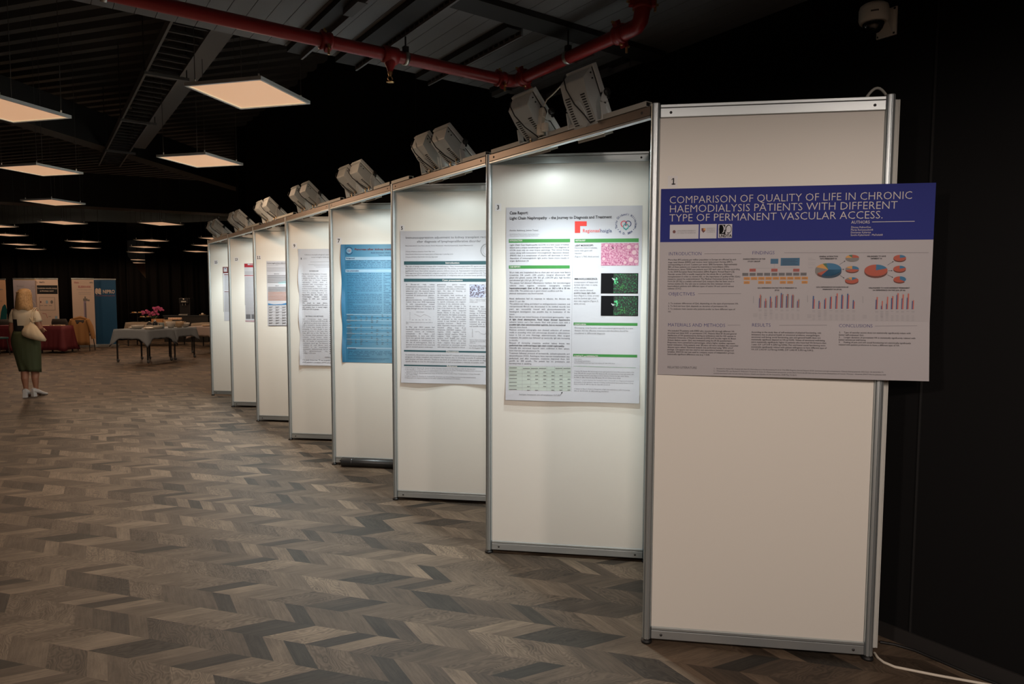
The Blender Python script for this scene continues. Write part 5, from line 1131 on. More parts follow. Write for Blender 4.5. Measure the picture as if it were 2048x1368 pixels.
# ================================================================== TABLES WITH CLOTHS
mat('cloth_grey', (.27, .32, .37), .8); mat('cloth_beige', (.26, .21, .155), .8); mat('cloth_pinkish', (.34, .28, .26), .8); mat('cloth_red', (.105, .010, .018), .75)
mat('table_leg', (.018, .018, .018), .5); mat('caster', (.10, .11, .12), .5); mat('table_board', (.10, .075, .055), .6)
def drape(cx, cy, ztop, lx, ly, drop, m, corner=.0, waves=5, amp=.012, seed=0, n=14, floor=False):
    """cloth lying on a table lx x ly, hanging by drop; corners hang lower"""
    rnd = random.Random(seed); mb = MB(); hx, hy = lx/2+.006, ly/2+.006
    per = []
    for (ax, ay), (bx, by) in (((-hx,-hy),(hx,-hy)), ((hx,-hy),(hx,hy)), ((hx,hy),(-hx,hy)), ((-hx,hy),(-hx,-hy))):
        for i in range(n): t = i/n; per.append((ax+(bx-ax)*t, ay+(by-ay)*t, t))
    N = len(per); ph = rnd.uniform(0, 6); rings = []
    for j in range(7):
        f = j/6; ring = []
        for i, (x, y, t) in enumerate(per):
            ce = max(0, 1-min(t, 1-t)*4.5) if True else 0
            out = f*(.018+amp*math.sin(waves*2*math.pi*i/N*4+ph)+ (.05*ce if corner else 0)+(.04 if floor else 0))
            l = math.hypot(x/hx, y/hy); dx, dy = (x/hx, y/hy); q = max(abs(dx), abs(dy)); dx = dx if abs(dx) > .98 else 0; dy = dy if abs(dy) > .98 else 0
            z = ztop - f*(drop+corner*ce*ce + (0 if floor else .006*math.sin(i*1.7+seed)))
            ring.append(Vector((cx+x+dx*out, cy+y+dy*out, z)))
        rings.append(ring)
    mb.loft(rings, m, caps=False); mb.add(rings[0], [tuple(range(N))], m)
    return mb
E1 = math.radians(-51.5)
def make_table(loc, rot, lx, ly, label, clabel, cl, drop, corner, group, casters=True, seed=0, floor=False, H=.75):
    t = thing('folding_table', label, 'table', loc, rot, group)
    MB().bbox((0, 0, H-.02), (lx, ly, .026), 'table_board', .004).build('tabletop', t)
    for sx in (-1, 1):
        for sy in (-1, 1):
            q = (sx*(lx/2-.04), sy*(ly/2-.04)); b = MB()
            b.tube([(q[0], q[1], H-.03), (q[0], q[1], .08 if casters else .0)], .02, 'table_leg', 10)
            lg = b.build('leg', t)
            if casters:
                k = MB(); k.lathe([(0, -.011), (.034, -.011), (.036, 0), (.034, .011), (0, .011)], (q[0]+.012, q[1], .036), 'caster', 16, axis=Matrix.Rotation(math.pi/2, 3, 'X')); k.box((q[0], q[1], .07), (.03, .03, .03), 'caster'); k.build('caster', lg)
    ap = MB(); ap.box((0, 0, H-.08), (lx-.1, ly-.1, .06), 'table_leg'); ap.build('apron', t)
    c = drape(0, 0, H-.0035, lx, ly, drop, cl, corner, seed=seed, floor=floor).build('tablecloth'); md = c.modifiers.new('t', 'SOLIDIFY'); md.thickness = .002; md.offset = 1
    c.location = loc; c.rotation_euler = (0, 0, rot); tag(c, clabel, 'tablecloth', 'tablecloths of the hall'); return t
e1 = Vector((math.cos(E1), math.sin(E1), 0)); e2 = Vector((-e1.y, e1.x, 0))
F1 = atz(296, 726.5, 0)
TA = F1 - e1*.45 + e2*.36; TB = F1 + e2*1.19 - e1*.40
make_table(TA, E1, .98, .80, 'dark-legged table on casters, left one of the two grey-clothed tables', 'grey cloth on the left table, one corner hanging low', 'cloth_grey', .22, .20, 'dining tables of the hall', seed=1, H=.795)
make_table(TB, E1, .86, .74, 'dark-legged table on casters, right one of the two grey-clothed tables', 'grey cloth on the right table beside the far end post', 'cloth_grey', .22, .16, 'dining tables of the hall', seed=2, H=.795)
TC = aty(314, 690, 24.2); TC.z = 0
make_table(TC, math.radians(-30), 1.55, .7, 'long buffet table with beige cloth behind the two grey tables', 'beige cloth on the long buffet table behind the grey tables', 'cloth_beige', .40, .05, 'dining tables of the hall', False, 3)
TD = aty(424, 690, 22.6); TD.z = 0
make_table(TD, math.radians(-35), .9, .7, 'beige-clothed table half hidden by the far end panel', 'beige cloth on the table half hidden by the far end panel', 'cloth_beige', .40, .05, 'dining tables of the hall', False, 4)
TE = aty(424, 690, 20.4); TE.z = 0
make_table(TE, E1, .8, .8, 'pinkish-clothed table just left of the far end post', 'pale pinkish cloth on the table just left of the far end post', 'cloth_pinkish', .26, .1, 'dining tables of the hall', True, 5)
# red exhibitor tables
TR = aty(115, 700, 22.75); TR.z = 0
make_table(TR, math.radians(-32), .62, .55, 'exhibitor table under a dark red cloth, right of the woman', 'dark red floor-length cloth on the table right of the woman', 'cloth_red', .66, .03, 'exhibitor tables', False, 6, True)
TL = aty(18, 700, 23.6); TL.z = 0
make_table(TL, math.radians(-32), .50, .55, 'exhibitor table under a dark red cloth, left of the woman', 'dark red floor-length cloth on the table left of the woman', 'cloth_red', .66, .03, 'exhibitor tables', False, 7, True)

# ------------------------------------------------------------------ things on the tables
mat('china', (.66, .62, .55), .3); mat('china_warm', (.62, .46, .30), .35); mat('pastry', (.45, .22, .07), .7); mat('glass_dark', (.03, .035, .045), .1); mat('box_white', (.62, .58, .50), .6); mat('wood_box', (.42, .20, .08), .6); mat('egg', (.72, .50, .36), .4); mat('tray_black', (.014, .013, .012), .5)
mat('petal', (.45, .07, .20), .6); mat('leaf', (.02, .06, .02), .6); mat('glass_pale', (.30, .38, .40), .1)
def on(p, x, z=.0): q = Vector(p); q.z = .750+z; return q
def at_table(px, T, off=0.0):
    """point on a table top below pixel column px: intersect the viewing plane with the table's mid line"""
    n = e2; d = ray(px, 640); d.z = 0; base = T + n*off
    # plane through base with direction e1
    A = Matrix(((d.x, -e1.x), (d.y, -e1.y))); r = A.inverted() @ Vector((base.x, base.y)); return Vector((d.x*r[0], d.y*r[0], .750))
def bowl(p, r, h, label, m='china', foot=True, g='dishes on the grey tables'):
    t = thing('bowl', label, 'bowl', p, 0, g)
    MB().lathe([(0, .006), (r*.45, .006), (r*.82, h*.55), (r*.97, h), (r, h), (r*.86, h*.5), (r*.5, 0), (0, 0)], (0,0,0), m, 24).build('body', t)
    return t
def plate_stack(p, r, n, label, m='china', g='dishes on the grey tables'):
    t = thing('plate_stack', label, 'plates', p, 0, g); b = MB()
    for i in range(n): z = i*.009; b.lathe([(0, z), (r*.6, z), (r, z+.014), (r, z+.018), (r*.6, z+.005), (0, z+.005)], (0,0,0), m, 24)
    b.build('plates', t); return t
def cup(p, label, m='china', g='cups on the grey tables'):
    t = thing('cup', label, 'cup', p, random.uniform(0, 3), g)
    MB().lathe([(0, .004), (.026, .004), (.038, .03), (.042, .075), (.045, .075), (.041, .03), (.028, 0), (0, 0)], (0,0,0), m, 20).build('body', t)
    MB().tube([(.041, 0, .062), (.062, 0, .058), (.064, 0, .034), (.038, 0, .022)], .005, m, 8).build('handle', t); return t
P = at_table
def nearpt(T, a, b): q = T + e1*a + e2*b; q.z = .750 if T is TE else .795; return q
plate_stack(nearpt(TA, -.37, .08), .12, 3, 'pair of cream plates at the left end of the left grey table')
bowl(nearpt(TA, -.13, -.05), .15, .09, 'wide cream bowl on the left grey table, left of the white box')
t = thing('napkin_box', 'small white box on the left grey table, beside the dark flask', 'box', nearpt(TA, .10, .06), .3); MB().bbox((0, 0, .045), (.15, .09, .088), 'box_white', .008).build('body', t); MB().bbox((0, 0, .094), (.10, .045, .012), 'black_plastic', .004).build('dark_opening', t)
t = thing('flask', 'dark vacuum flask with steel top on the left grey table', 'flask', nearpt(TA, .13, .22)); MB().lathe([(0, 0), (.055, 0), (.057, .02), (.057, .13), (.040, .165), (.0, .165)], (0,0,0), 'glass_dark', 24).build('body', t); MB().lathe([(.030, .165), (.032, .195), (.012, .205), (.010, .22), (0, .222)], (0,0,0), 'steel', 20).build('lid', t); MB().tube([(.055, 0, .13), (.095, 0, .125), (.098, 0, .06), (.057, 0, .04)], .008, 'glass_dark', 8).build('handle', t)
t = thing('glass_jug', 'pale glass jug beside the dark flask on the left grey table', 'jug', nearpt(TA, .30, .26)); MB().lathe([(0, 0), (.05, 0), (.058, .05), (.048, .11), (.055, .14), (.051, .14), (.044, .11), (.05, .05), (0, .006)], (0,0,0), 'glass_pale', 24).build('body', t); MB().tube([(-.05, 0, .12), (-.085, 0, .11), (-.085, 0, .06), (-.055, 0, .04)], .006, 'glass_pale', 8).build('handle', t)
plate_stack(nearpt(TA, .36, -.20), .12, 4, 'cream plates at the near corner of the left grey table'); bowl(nearpt(TA, .37, .06), .115, .08, 'cream bowl at the right edge of the left grey table')
t = thing('flask', 'second dark flask with a pale knob, behind the tall bowls', 'flask', nearpt(TA, -.12, .30)); MB().lathe([(0, 0), (.06, 0), (.065, .05), (.06, .11), (.03, .15), (0, .155)], (0,0,0), 'glass_dark', 24).build('body', t); MB().sph((0, 0, .158), .016, 'china', 10).build('knob', t)
bowl(nearpt(TB, .22, -.25), .118, .16, 'tall cream bowl at the left end of the right grey table'); bowl(nearpt(TB, .25, -.005), .112, .155, 'tall cream bowl, second on the right grey table', 'china_warm')
bowl(nearpt(TB, .22, .235), .11, .11, 'lower cream bowl, third on the right grey table'); bowl(nearpt(TB, -.12, .26), .10, .07, 'shallow bowl at the right end of the right grey table', 'china_warm')
# buffet behind
tr = math.radians(-30); f1 = Vector((math.cos(tr), math.sin(tr), 0)); f2 = Vector((-f1.y, f1.x, 0))
def bpt(a, b, z=0): q = TC + f1*a + f2*b; q.z = .750+z; return q
def stand(p, h, label):
    t = thing('tiered_stand', label, 'serving stand', p, 0, 'serving stands on the buffet'); MB().lathe([(.10, 0), (.02, .012), (.012, .02), (.012, h), (.02, h+.004)], (0,0,0), 'tray_black', 16).build('stem', t); MB().lathe([(0, h), (.20, h), (.215, h+.012), (.20, h+.008), (0, h+.008)], (0,0,0), 'tray_black', 28).build('tray', t); return t
pastn = {0: 'on the tall black stand', 1: 'on the low black stand'}
for j, (pt, h, lb) in enumerate(((bpt(-.62, .12), .27, 'tall black serving stand at the left end of the buffet'), (bpt(-.30, -.05), .14, 'low black serving stand left of the flowers'))):
    stand(pt, h, lb)
    for i in range(6):
        a = i*1.05; q = pt + Vector((.12*math.cos(a), .12*math.sin(a), h+.008)); m_ = MB().sph((0, 0, .02), (.045, .03, .022), 'pastry' if i % 2 else 'china_warm', 12).build('pastry'); m_.location = q; m_.rotation_euler = (0, 0, a)
        tag(m_, 'small golden pastry '+pastn[j], 'pastry', 'pastries '+pastn[j])
t = thing('wooden_crate', 'orange-brown wooden box under the flowers on the buffet', 'box', bpt(.10, -.10), tr); MB().bbox((0, 0, .05), (.34, .18, .10), 'wood_box', .006).build('body', t); MB().box((0, -.088, .05), (.30, .01, .05), 'wood_box').build('front_board', t)
t = thing('bread_basket', 'pale basket right of the wooden box on the buffet', 'basket', bpt(.43, -.19), tr); MB().loft([ell((0,0,0), .12, .07, 20), ell((0,0,.05), .14, .085, 20), ell((0,0,.075), .145, .09, 20)], 'china_warm').build('body', t)
t = thing('serving_tray', 'black tray holding two rows of pale cups on the buffet', 'tray', bpt(.56, .06), tr); MB().bbox((0, 0, .03), (.44, .22, .06), 'tray_black', .006).build('body', t)
for r in range(2):
    for i in range(8):
        q = bpt(.56-.175+i*.05, .06-.05+r*.09, .06); o = MB().lathe([(.018, 0), (.024, .004), (.022, .05), (.016, .075), (0, .078)], (0,0,0), 'egg', 14).build('cup'); o.location = q
        tag(o, 'upturned pale cup in the %s row on the black tray' % ('front' if r == 0 else 'back'), 'cup', '%s row of upturned cups' % ('front' if r == 0 else 'back'))
# orchids
t = thing('potted_orchid', 'pink orchid arrangement standing on the buffet behind the grey tables', 'flowers', bpt(-.06, -.02)); MB().lathe([(0, 0), (.06, 0), (.075, .10), (.07, .105), (0, .09)], (0,0,0), 'tray_black', 20).build('pot', t)
rr = random.Random(11); bl = []
C_ = [(-.27, .29, 9), (-.16, .33, 10), (-.02, .27, 8), (.06, .36, 9), (.13, .44, 10), (.22, .41, 9), (.03, .41, 6), (-.08, .25, 6), (.10, .24, 6)]
for cx_, cz_, n in C_:
    st = MB(); st.tube([(0, 0, .09), (cx_*.3, 0, .2), (cx_*.8, 0, cz_+.02), (cx_, 0, cz_)], .004, 'leaf', 6); st.build('stem', t)
    fl = MB()
    for i in range(n):
        p_ = Vector((cx_+rr.uniform(-.055, .055), rr.uniform(-.06, .06), cz_+rr.uniform(-.045, .045))); ax_ = Vector((rr.uniform(-.4, .4), -1, rr.uniform(-.3, .5))).normalized(); Rq = ax_.to_track_quat('Z', 'Y').to_matrix()
        for k in range(5):
            a = k*2*math.pi/5; fl.sph(p_+Rq@Vector((.019*math.cos(a), .019*math.sin(a), 0)), (.018, .013, .004), 'petal', 8, Rq@Matrix.Rotation(a, 3, 'Z'))
    fl.build('blossoms', t)
lf = MB()
for i in range(9):
    a = i*.7; lf.bar((0, 0, .09), (.16*math.cos(a), .1*math.sin(a), .17+.03*math.sin(i*2)), .045, .004, 'leaf')
lf.build('leaves', t)
# coffee machine on a dark counter at the back
CM = aty(381, 690, 25.6); CM.z = 0
t = thing('counter', 'dark counter in front of the black drapes, carrying the coffee machine', 'counter', CM, math.radians(-33)); MB().bbox((0, 0, .44), (1.5, .6, .88), 'tray_black', .01).build('body', t); MB().bbox((0, 0, .895), (1.54, .64, .03), 'banner_dark', .006).build('worktop', t)
g1 = Vector((math.cos(math.radians(-33)), math.sin(math.radians(-33)), 0)); g2 = Vector((-g1.y, g1.x, 0))
q = CM - g1*.10; q.z = .91
t = thing('coffee_machine', 'black coffee machine on the dark counter at the back', 'coffee machine', q, math.radians(-33)); mat('machine_black', (.016, .016, .017), .25)
MB().bbox((0, .05, .30), (.36, .36, .60), 'machine_black', .02).build('body', t); MB().bbox((0, -.16, .50), (.32, .10, .18), 'machine_black', .015).build('brew_head', t); MB().bbox((0, -.20, .02), (.30, .18, .04), 'steel', .006).build('drip_tray', t)
b = MB()
for s_ in (-1, 1): b.tube([(s_*.05, -.18, .41), (s_*.05, -.18, .34)], .010, 'steel', 8)
b.build('spouts', t); MB().bbox((.0, -.211, .47), (.17, .006, .05), 'duct_grey', .003, Matrix.Rotation(.25, 3, 'X')).build('panel', t); b = MB(); b.lathe([(0, .004), (.03, .004), (.03, 0)], (0, -.211, .55), 'steel', 14, axis=Matrix.Rotation(math.pi/2, 3, 'X')); b.build('gauge', t)
q = CM + g1*.44; q.z = .91
plate_stack(q, .11, 2, 'plate with a pale bun on the dark counter, right of the coffee machine', 'china_warm', 'plates on the dark counter'); b = MB().sph((0, 0, .05), (.045, .045, .035), 'china', 12).build('bun'); b.location = q; tag(b, 'pale bun on the plate right of the coffee machine', 'bun')
plate_stack(nearpt(TE, .0, -.2), .12, 3, 'pile of warm-toned plates on the pinkish table', 'china_warm', 'plates on the pinkish table')

# ------------------------------------------------------------------ chairs, coat, leaflets
mat('chair_fabric', (.035, .030, .027), .85); mat('coat_tan', (.30, .155, .055), .85); mat('leaflet', (.55, .38, .26), .6); mat('chair_teal', (.008, .05, .06), .7); mat('bag_brown', (.035, .018, .012), .6)
def chair(p, rot, label, m):
    t = thing('conference_chair', label, 'chair', p, rot, 'conference chairs')
    MB().bbox((0, 0, .455), (.45, .44, .05), m, .018).build('seat', t)
    b = MB(); rings = []
    for z, y, w in ((.52, .20, .20), (.65, .225, .225), (.80, .245, .22), (.90, .26, .18)):
        rings.append([Vector((x, y+(x/w)**2*-.04, z)) for x in np.linspace(-w, w, 9)])
    b.loft(rings, m, closed=False, caps=False); o = b.build('backrest', t); o.modifiers.new('t', 'SOLIDIFY').thickness = .03
    for sx in (-1, 1):
        for sy in (-1, 1): MB().tube([(sx*.19, sy*.18, .44), (sx*.22, sy*.23, .0)], .012, 'table_leg', 8).build('leg', t)
    return t
cp = aty(168, 700, 23.0); cp.z = 0
chair(cp, math.radians(160), 'dark chair with a tan coat over its back, beside the dark red table', 'chair_fabric')
t = thing('coat', 'tan coat hung over the back of the dark chair', 'coat', cp, math.radians(160)); b = MB(); rings = []
for f in np.linspace(0, 1, 9):
    z = .93-.0*f if f < .2 else .93-.75*(f-.2)/.8; row = []
    for i in range(13):
        x = (i/12-.5)*(.44+.05*f); row.append(Vector((x, (.205 if f < .15 else .275)+.10*f*0+.02*math.sin(i*1.4)*f, z+.03*(1-abs(x)*4)*(1-f))))
    rings.append(row)
b.loft(rings, 'coat_tan', closed=False, caps=False); o = b.build('body', t); o.modifiers.new('t', 'SOLIDIFY').thickness = .02
b = MB(); b.tube([(-.21, .28, .90), (-.29, .30, .70), (-.33, .31, .48), (-.35, .31, .36)], [.055, .065, .058, .055], 'coat_tan', 12); b.build('sleeve', t)
b = MB(); b.tube([(.2, .24, .90), (.25, .20, .80), (.26, .18, .66)], [.05, .055, .05], 'coat_tan', 12); b.build('sleeve', t)
b = MB(); b.tube([(-.16, .24, .93), (0, .20, .97), (.16, .24, .93)], [.03, .04, .03], 'coat_tan', 10); b.build('collar', t)
o = MB().bbox((0, 0, .10), (.26, .14, .20), 'bag_brown', .03).build('handbag'); o.location = cp+Vector((.02, -.06, .48)); tag(o, 'dark brown bag on the seat of the chair with the tan coat', 'bag')
chair(aty(130, 690, 24.2).xy.to_3d(), math.radians(150), 'dark chair behind the dark red table, in front of the white banner', 'chair_fabric')
chair(aty(10, 690, 24.6).xy.to_3d(), math.radians(170), 'dark chair behind the left dark red table', 'chair_fabric')
chair(aty(-9, 700, 22.6).xy.to_3d(), math.radians(120), 'teal chair cut by the left edge of the picture', 'chair_teal')
h1 = Vector((math.cos(math.radians(-32)), math.sin(math.radians(-32)), 0)); h2 = Vector((-h1.y, h1.x, 0))
for i, (a, b_, lb) in enumerate(((-.22, -.10, 'pale leaflets at the left of the dark red table, by the woman'), (-.05, .0, 'leaflet stack in the middle of the dark red table right of the woman'), (.14, -.08, 'leaflet stack at the right of the dark red table'))):
    q = TR+h1*a+h2*b_; q.z = .749; o = MB().box((0, 0, .006+.004*i), (.15, .21, .012+.008*i), 'leaflet').build('leaflet_stack'); o.location = q; o.rotation_euler = (0, 0, .4*i); tag(o, lb, 'leaflets', 'leaflets on the red table')

# ================================================================== THE WOMAN
mat('skin', (.36, .17, .105), .5); mat('hair_blonde', (.45, .27, .115), .55); mat('blouse_cream', (.66, .58, .44), .75); mat('blouse_black', (.012, .013, .015), .7)
mat('skirt_green', (.050, .064, .026), .8); mat('shoe_white', (.58, .56, .54), .45); mat('bag_cream', (.62, .50, .34), .8); mat('shoe_dark', (.03, .03, .035), .6)
noise_tint(M('hair_blonde'), (.30, .17, .07), (.56, .36, .17), 14, 3, (9, 9, 1))
WP = atz(57, 793.5, 0); WROT = math.radians(-22)
woman = thing('person', 'blonde woman in cream top and green skirt seen from behind near the left edge', 'person', WP, WROT)
def body_mesh():
    """body as closed lofted pieces, fused by a voxel remesh into one surface. x right, y forward."""
    b = MB(); m = 'skin'
    def limb(pts, rs, seg=14): b.tube([Vector(p) for p in pts], rs, m, seg); b.sph(pts[0], rs[0]*.98, m, 12); b.sph(pts[-1], rs[-1]*.98, m, 12)
    # legs in heeled shoes: heel raised
    for s, fx, fy in ((-1, -.020, -.02), (1, .090, .06)):
        limb([(s*.085, 0, .90), (fx*.25+s*.066, .012, .70), (fx*.6+s*.036, .02, .50), (fx, fy-.012, .36), (fx, fy-.022, .30), (fx, fy-.006, .15), (fx, fy, .105)], [.088, .078, .058, .055, .052, .034, .033])
        b.tube([(fx, fy-.035, .085), (fx, fy+.03, .075), (fx, fy+.10, .035), (fx, fy+.155, .022)], [.028, .034, .036, .022], m, 12)
    # trunk, neck
    def R_(z, rx, ry, y=0.0, x=0.0): return ell((x, y, z), rx, ry, 24, pw=.85)
    b.loft([R_(.82, .12, .10), R_(.90, .172, .125), R_(.98, .165, .122), R_(1.06, .138, .105), R_(1.14, .134, .105, .005), R_(1.24, .138, .115, .008), R_(1.32, .140, .105, .0), R_(1.385, .126, .082, -.005), R_(1.42, .085, .062, -.005), R_(1.45, .054, .055, .0), R_(1.52, .052, .054, .012)], m)
    # head turned to her right
    Rh = Matrix.Rotation(math.radians(-28), 3, 'Z'); hc = Vector((0, .025, 1.595))
    b.sph(hc, (.073, .092, .112), m, 24, Rh); b.sph(hc+Rh@Vector((0, .032, -.055)), (.056, .060, .062), m, 20, Rh)
    b.loft([ell(hc+Rh@Vector((0, .085, .01)), .009, .010, 10), ell(hc+Rh@Vector((0, .100, -.018)), .013, .014, 10), ell(hc+Rh@Vector((0, .098, -.034)), .014, .010, 10)], m)
    for s in (-1, 1): b.sph(hc+Rh@Vector((s*.073, -.004, -.006)), (.010, .020, .030), m, 12, Rh)
    b.sph(hc+Rh@Vector((0, .088, -.062)), (.022, .009, .008), m, 12, Rh)
    # arms: left hangs, right bent forward with the hand in front
    limb([(-.138, 0, 1.36), (-.168, -.005, 1.20), (-.190, .0, 1.09), (-.195, .035, .95), (-.192, .055, .86)], [.052, .047, .040, .033, .026])
    limb([(.138, 0, 1.36), (.178, -.015, 1.22), (.208, -.01, 1.10), (.200, .10, 1.045), (.160, .215, 1.05)], [.052, .047, .041, .034, .025])
    # hands with five fingers
    def hand(w, fdir, pdir, thumb):
        w, f, p_ = Vector(w), Vector(fdir).normalized(), Vector(pdir).normalized(); sd = f.cross(p_).normalized()*thumb
        b.tube([w, w+f*.04, w+f*.085], [.024, .030, .028], m, 12)
        for i, (o_, L) in enumerate(((.027, .066), (.009, .076), (-.009, .070), (-.026, .055))):
            k = w+f*.078+sd*o_; b.tube([k, k+f*L*.5+p_*.006, k+f*L*.85+p_*.024, k+f*L*.95+p_*.036], [.0095, .009, .008, .0065], m, 8)
        k = w+f*.025+sd*.026; b.tube([k, k+sd*.022+f*.028+p_*.008, k+sd*.024+f*.058+p_*.016], [.0115, .0105, .008], m, 8)
    hand((-.192, .055, .86), (.05, .25, -1), (.9, .2, .1), -1); hand((.160, .215, 1.05), (-.35, 1, .15), (-.3, .1, -1), -1)
    return b
bm_ = body_mesh(); tmp = bm_.build('tmp_body'); md = tmp.modifiers.new('r', 'REMESH'); md.mode = 'VOXEL'; md.voxel_size = .0065; md.use_smooth_shade = True
sm = tmp.modifiers.new('s', 'SMOOTH'); sm.iterations = 3; sm.factor = .4
dg = bpy.context.evaluated_depsgraph_get(); dg.update(); me = bpy.data.meshes.new_from_object(tmp.evaluated_get(dg)); me.name = 'body'; bpy.data.objects.remove(tmp)
body = bpy.data.objects.new('body', me); COL.objects.link(body); body.parent = woman
if not me.materials: me.materials.append(M('skin'))
for p_ in me.polygons: p_.use_smooth = True
# eyes, brows and lips
Rh = Matrix.Rotation(math.radians(-28), 3, 'Z'); hc = Vector((0, .025, 1.595)); mat('eye_white', (.6, .58, .55), .3); mat('iris', (.05, .06, .07), .2); mat('lip', (.34, .09, .08), .5)
b = MB()
for s_ in (-1, 1): b.sph(hc+Rh@Vector((s_*.030, .080, .008)), (.0125, .009, .008), 'eye_white', 10, Rh); b.sph(hc+Rh@Vector((s_*.030, .0875, .008)), (.005, .003, .005), 'iris', 8, Rh)
b.build('eyes', body)
b = MB(); b.sph(hc+Rh@Vector((0, .096, -.060)), (.020, .004, .003), 'lip', 10, Rh); b.sph(hc+Rh@Vector((0, .095, -.067)), (.018, .004, .004), 'lip', 10, Rh); b.build('lips', body)
# hair: bob to the shoulders, open round the face
b = MB(); rings = []
for z, rx, ry, yo in ((1.722, .012, .014, .01), (1.716, .045, .05, .008), (1.695, .074, .085, .006), (1.655, .092, .110, .002), (1.60, .098, .118, -.004), (1.55, .106, .118, -.012), (1.50, .116, .118, -.02), (1.45, .128, .116, -.028), (1.41, .134, .110, -.034), (1.385, .126, .100, -.036)):
    ring = []; face = 0 if z > 1.66 else min(1, (1.66-z)/.05)
    for k in range(48):
        a = 2*math.pi*k/48; fr = max(0, math.sin(a)); w = 1+.018*math.sin(k*3.1+z*40)+.012*math.sin(k*7.3)
        y = ry*math.sin(a)*w
        if face and fr > .55: y = ry*.55*w - .02*face*(fr-.55)/.45*2
        q = Rh @ Vector((rx*math.cos(a)*w, y, 0)); ring.append(Vector((q.x, .025+q.y+yo, z+(.012*math.sin(k*5.7) if z < 1.40 else 0))))
    rings.append(ring)
b.loft(rings, 'hair_blonde'); b.build('hair', woman)
b = MB(); q = hc+Rh@Vector((-.01, -.108, .065)); b.tube([q+Rh@Vector((-.03, .005, 0)), q, q+Rh@Vector((.03, .005, .004))], .008, 'hair_blonde', 8); b.build('tied_strand', woman)
# blouse (cream, black block at the lower left of the back)
def ringy(z, rx, ry, y=0.0, n=40, pw=.82): return ell((0, y, z), rx, ry, n, pw=pw)
b = MB(); zs = [(1.035, .172, .130, 0), (1.08, .170, .130, 0), (1.14, .170, .130, .004), (1.19, .176, .134, .006), (1.24, .181, .137, .008), (1.30, .185, .130, .004), (1.345, .186, .112, -.002), (1.385, .166, .092, -.004), (1.412, .115, .078, -.004), (1.432, .078, .068, -.002)]
rings = [[q+Vector((0, 0, .0)) for q in ringy(z, rx*.87, ry, y)] for z, rx, ry, y in zs]
o0 = len(b.f); b.loft(rings, 'blouse_cream', caps=False); kb_ = b.mi('blouse_black'); n = 40
for j in range(len(rings)-1):
    for k in range(n):
        a = 360*(k+.5)/n; zc = zs[j][0]
        x_ = math.cos(math.radians(a))
        if a > 180 and ((zc < 1.23 and x_ < -.38) or (zc < 1.13 and x_ < .12)): b.m[o0+j*n+k] = kb_
o = b.build('blouse', woman); o.modifiers.new('t', 'SOLIDIFY').thickness = .004
for s_, pts, rs in ((-1, [(-.122, 0, 1.375), (-.148, -.002, 1.30), (-.166, -.004, 1.22), (-.172, -.004, 1.185)], [.056, .060, .058, .058]), (1, [(.122, 0, 1.375), (.154, -.008, 1.30), (.180, -.015, 1.22), (.188, -.016, 1.19)], [.056, .060, .060, .060])):
    b = MB(); b.tube(pts, rs, 'blouse_cream', 20, caps=False); o = b.build('sleeve', woman); o.modifiers.new('t', 'SOLIDIFY').thickness = .004
# skirt with a back slit
b = MB(); rings = []; n = 44
for z, rx, ry, y in ((1.06, .152, .122, 0), (1.0, .170, .134, -.004), (.92, .186, .146, -.010), (.84, .188, .146, -.010), (.74, .180, .138, -.004), (.64, .170, .132, .0), (.54, .158, .126, .004), (.46, .147, .122, .008), (.40, .140, .120, .010)):
    ring = ell((0.04*max(0, (.9-z)/.5), y, z), rx, ry, n, pw=.86)
    for i, q in enumerate(ring):
        q.x += .004*math.sin(i*1.9+z*9)*(1.06-z); q.y += .006*math.sin(i*2.3)*(1.06-z)
        if z < .56:
            da = abs((i*360/n)-262); q.y += .045*max(0, 1-da/14)*(.56-z)/.16
        if z < .45: q.z += .02*math.sin(math.radians(i*360/n+200))
    rings.append(ring)
b.loft(rings, 'skirt_green', caps=False); o = b.build('skirt', woman); o.modifiers.new('t', 'SOLIDIFY').thickness = .005
b = MB(); b.tube([(.02, -.127, .98), (.015, -.155, .84), (.0, -.136, .60)], .003, 'skirt_green', 6); b.build('back_seam', woman)
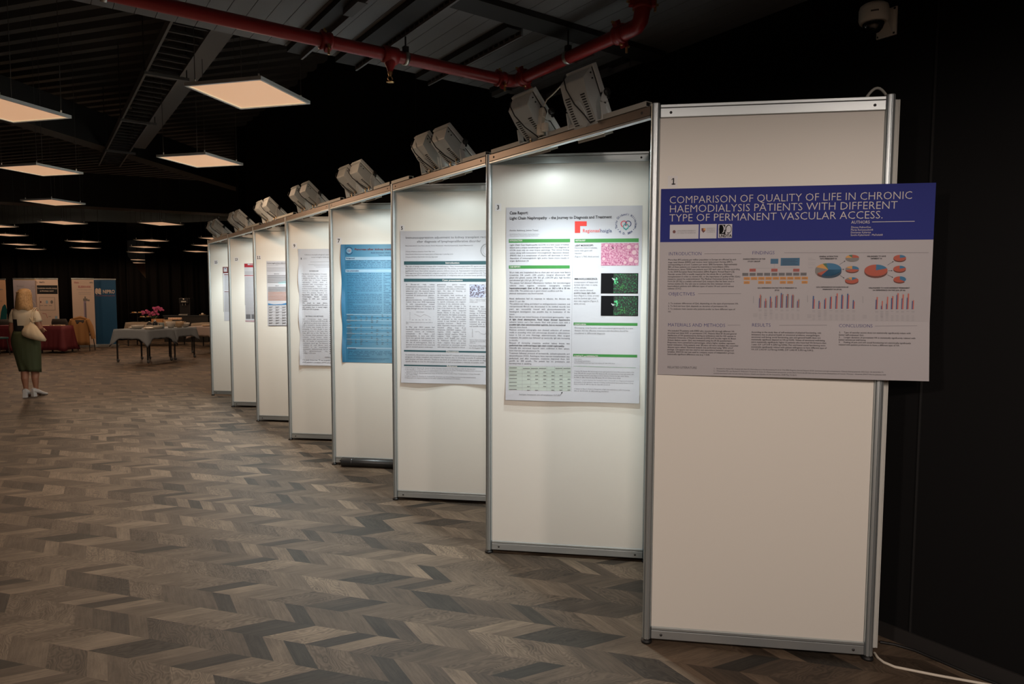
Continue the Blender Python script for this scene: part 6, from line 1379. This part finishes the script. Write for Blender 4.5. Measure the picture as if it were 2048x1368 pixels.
# shoes: white block-heeled mules
for fx, fy, rz in ((-.020, -.02, .1), (.090, .06, -.45)):
    b = MB(); R_ = Matrix.Rotation(rz, 3, 'Z'); c = Vector((fx, fy, 0))
    up_ = []
    for y, z, w, h in ((-.075, .082, .026, .070), (-.05, .080, .042, .084), (-.02, .074, .046, .080), (.03, .054, .050, .072), (.09, .026, .053, .062), (.14, .010, .050, .052), (.185, .008, .026, .034)):
        ring = []
        for k in range(16):
            a = 2*math.pi*k/16; ring.append(c+R_@Vector((w*math.cos(a), y, z+h*.5*math.sin(a)+h*.25)))
        up_.append(ring)
    b.loft(up_, 'shoe_white'); sh = b.build('shoe', woman)
    h_ = MB(); h_.loft([[c+R_@Vector((x*.031, y*.030-.045, 0)) for x, y in ((-1,-1),(1,-1),(1,1),(-1,1))], [c+R_@Vector((x*.027, y*.028-.045, .085)) for x, y in ((-1,-1),(1,-1),(1,1),(-1,1))]], 'shoe_white', smooth=False); h_.build('heel', sh, bevel=.004)
    so_ = MB(); so_.bar(c+R_@Vector((0, .05, .036)), c+R_@Vector((0, .17, .004)), .07, .008, 'shoe_dark'); so_.build('sole', sh)
# cream drawstring tote on the right shoulder
t = thing('tote_bag', 'cream drawstring cloth bag hanging from the right shoulder of the woman', 'bag', WP+Vector((.012, 0, 0)), WROT)
b = MB(); rings = []
prof = [(1.20, .022, .020, .165, -.165), (1.165, .035, .028, .165, -.170), (1.12, .070, .045, .17, -.180), (1.05, .115, .065, .18, -.190), (.98, .150, .078, .19, -.195), (.92, .168, .078, .20, -.195), (.88, .150, .060, .205, -.190), (.865, .10, .035, .20, -.188)]
for z, rx, ry, x0, y0_ in [(1.2-(1.2-q[0])*.82,)+q[1:3]+(q[3]-.02, q[4]) for q in prof]:
    ring = ell((x0, y0_, z), rx, ry, 28, pw=.9)
    for i, q in enumerate(ring): q.z += -.30*(q.x-x0)*(1 if z < 1.1 else .3); q.y += .008*math.sin(i*2.2)*(1.2-z)*3
    rings.append(ring)
b.loft(rings, 'bag_cream'); b.build('pouch', t)
b = MB(); b.lathe([(.020, -.012), (.028, -.006), (.028, .006), (.020, .012)], (.165, -.165, 1.205), 'bag_cream', 16); b.build('drawn_neck', t)
b = MB()
for dx, dy in ((-.035, -.035), (.03, -.03), (-.015, .025)): b.tube([(.165, -.165, 1.205), (.165+dx*.6, -.165, 1.225), (.165+dx, -.165+dy*.3, 1.262)], [.012, .016, .010], 'bag_cream', 8)
b.build('gathered_top', t)
for dx in (-.012, .016):
    b = MB(); b.tube([(.165+dx, -.160, 1.21), (.158+dx, -.150, 1.30), (.150+dx, -.105, 1.385), (.145+dx, -.03, 1.418), (.145+dx, .04, 1.405), (.15+dx, .085, 1.33)], .007, 'bag_cream', 8); b.build('strap', t)
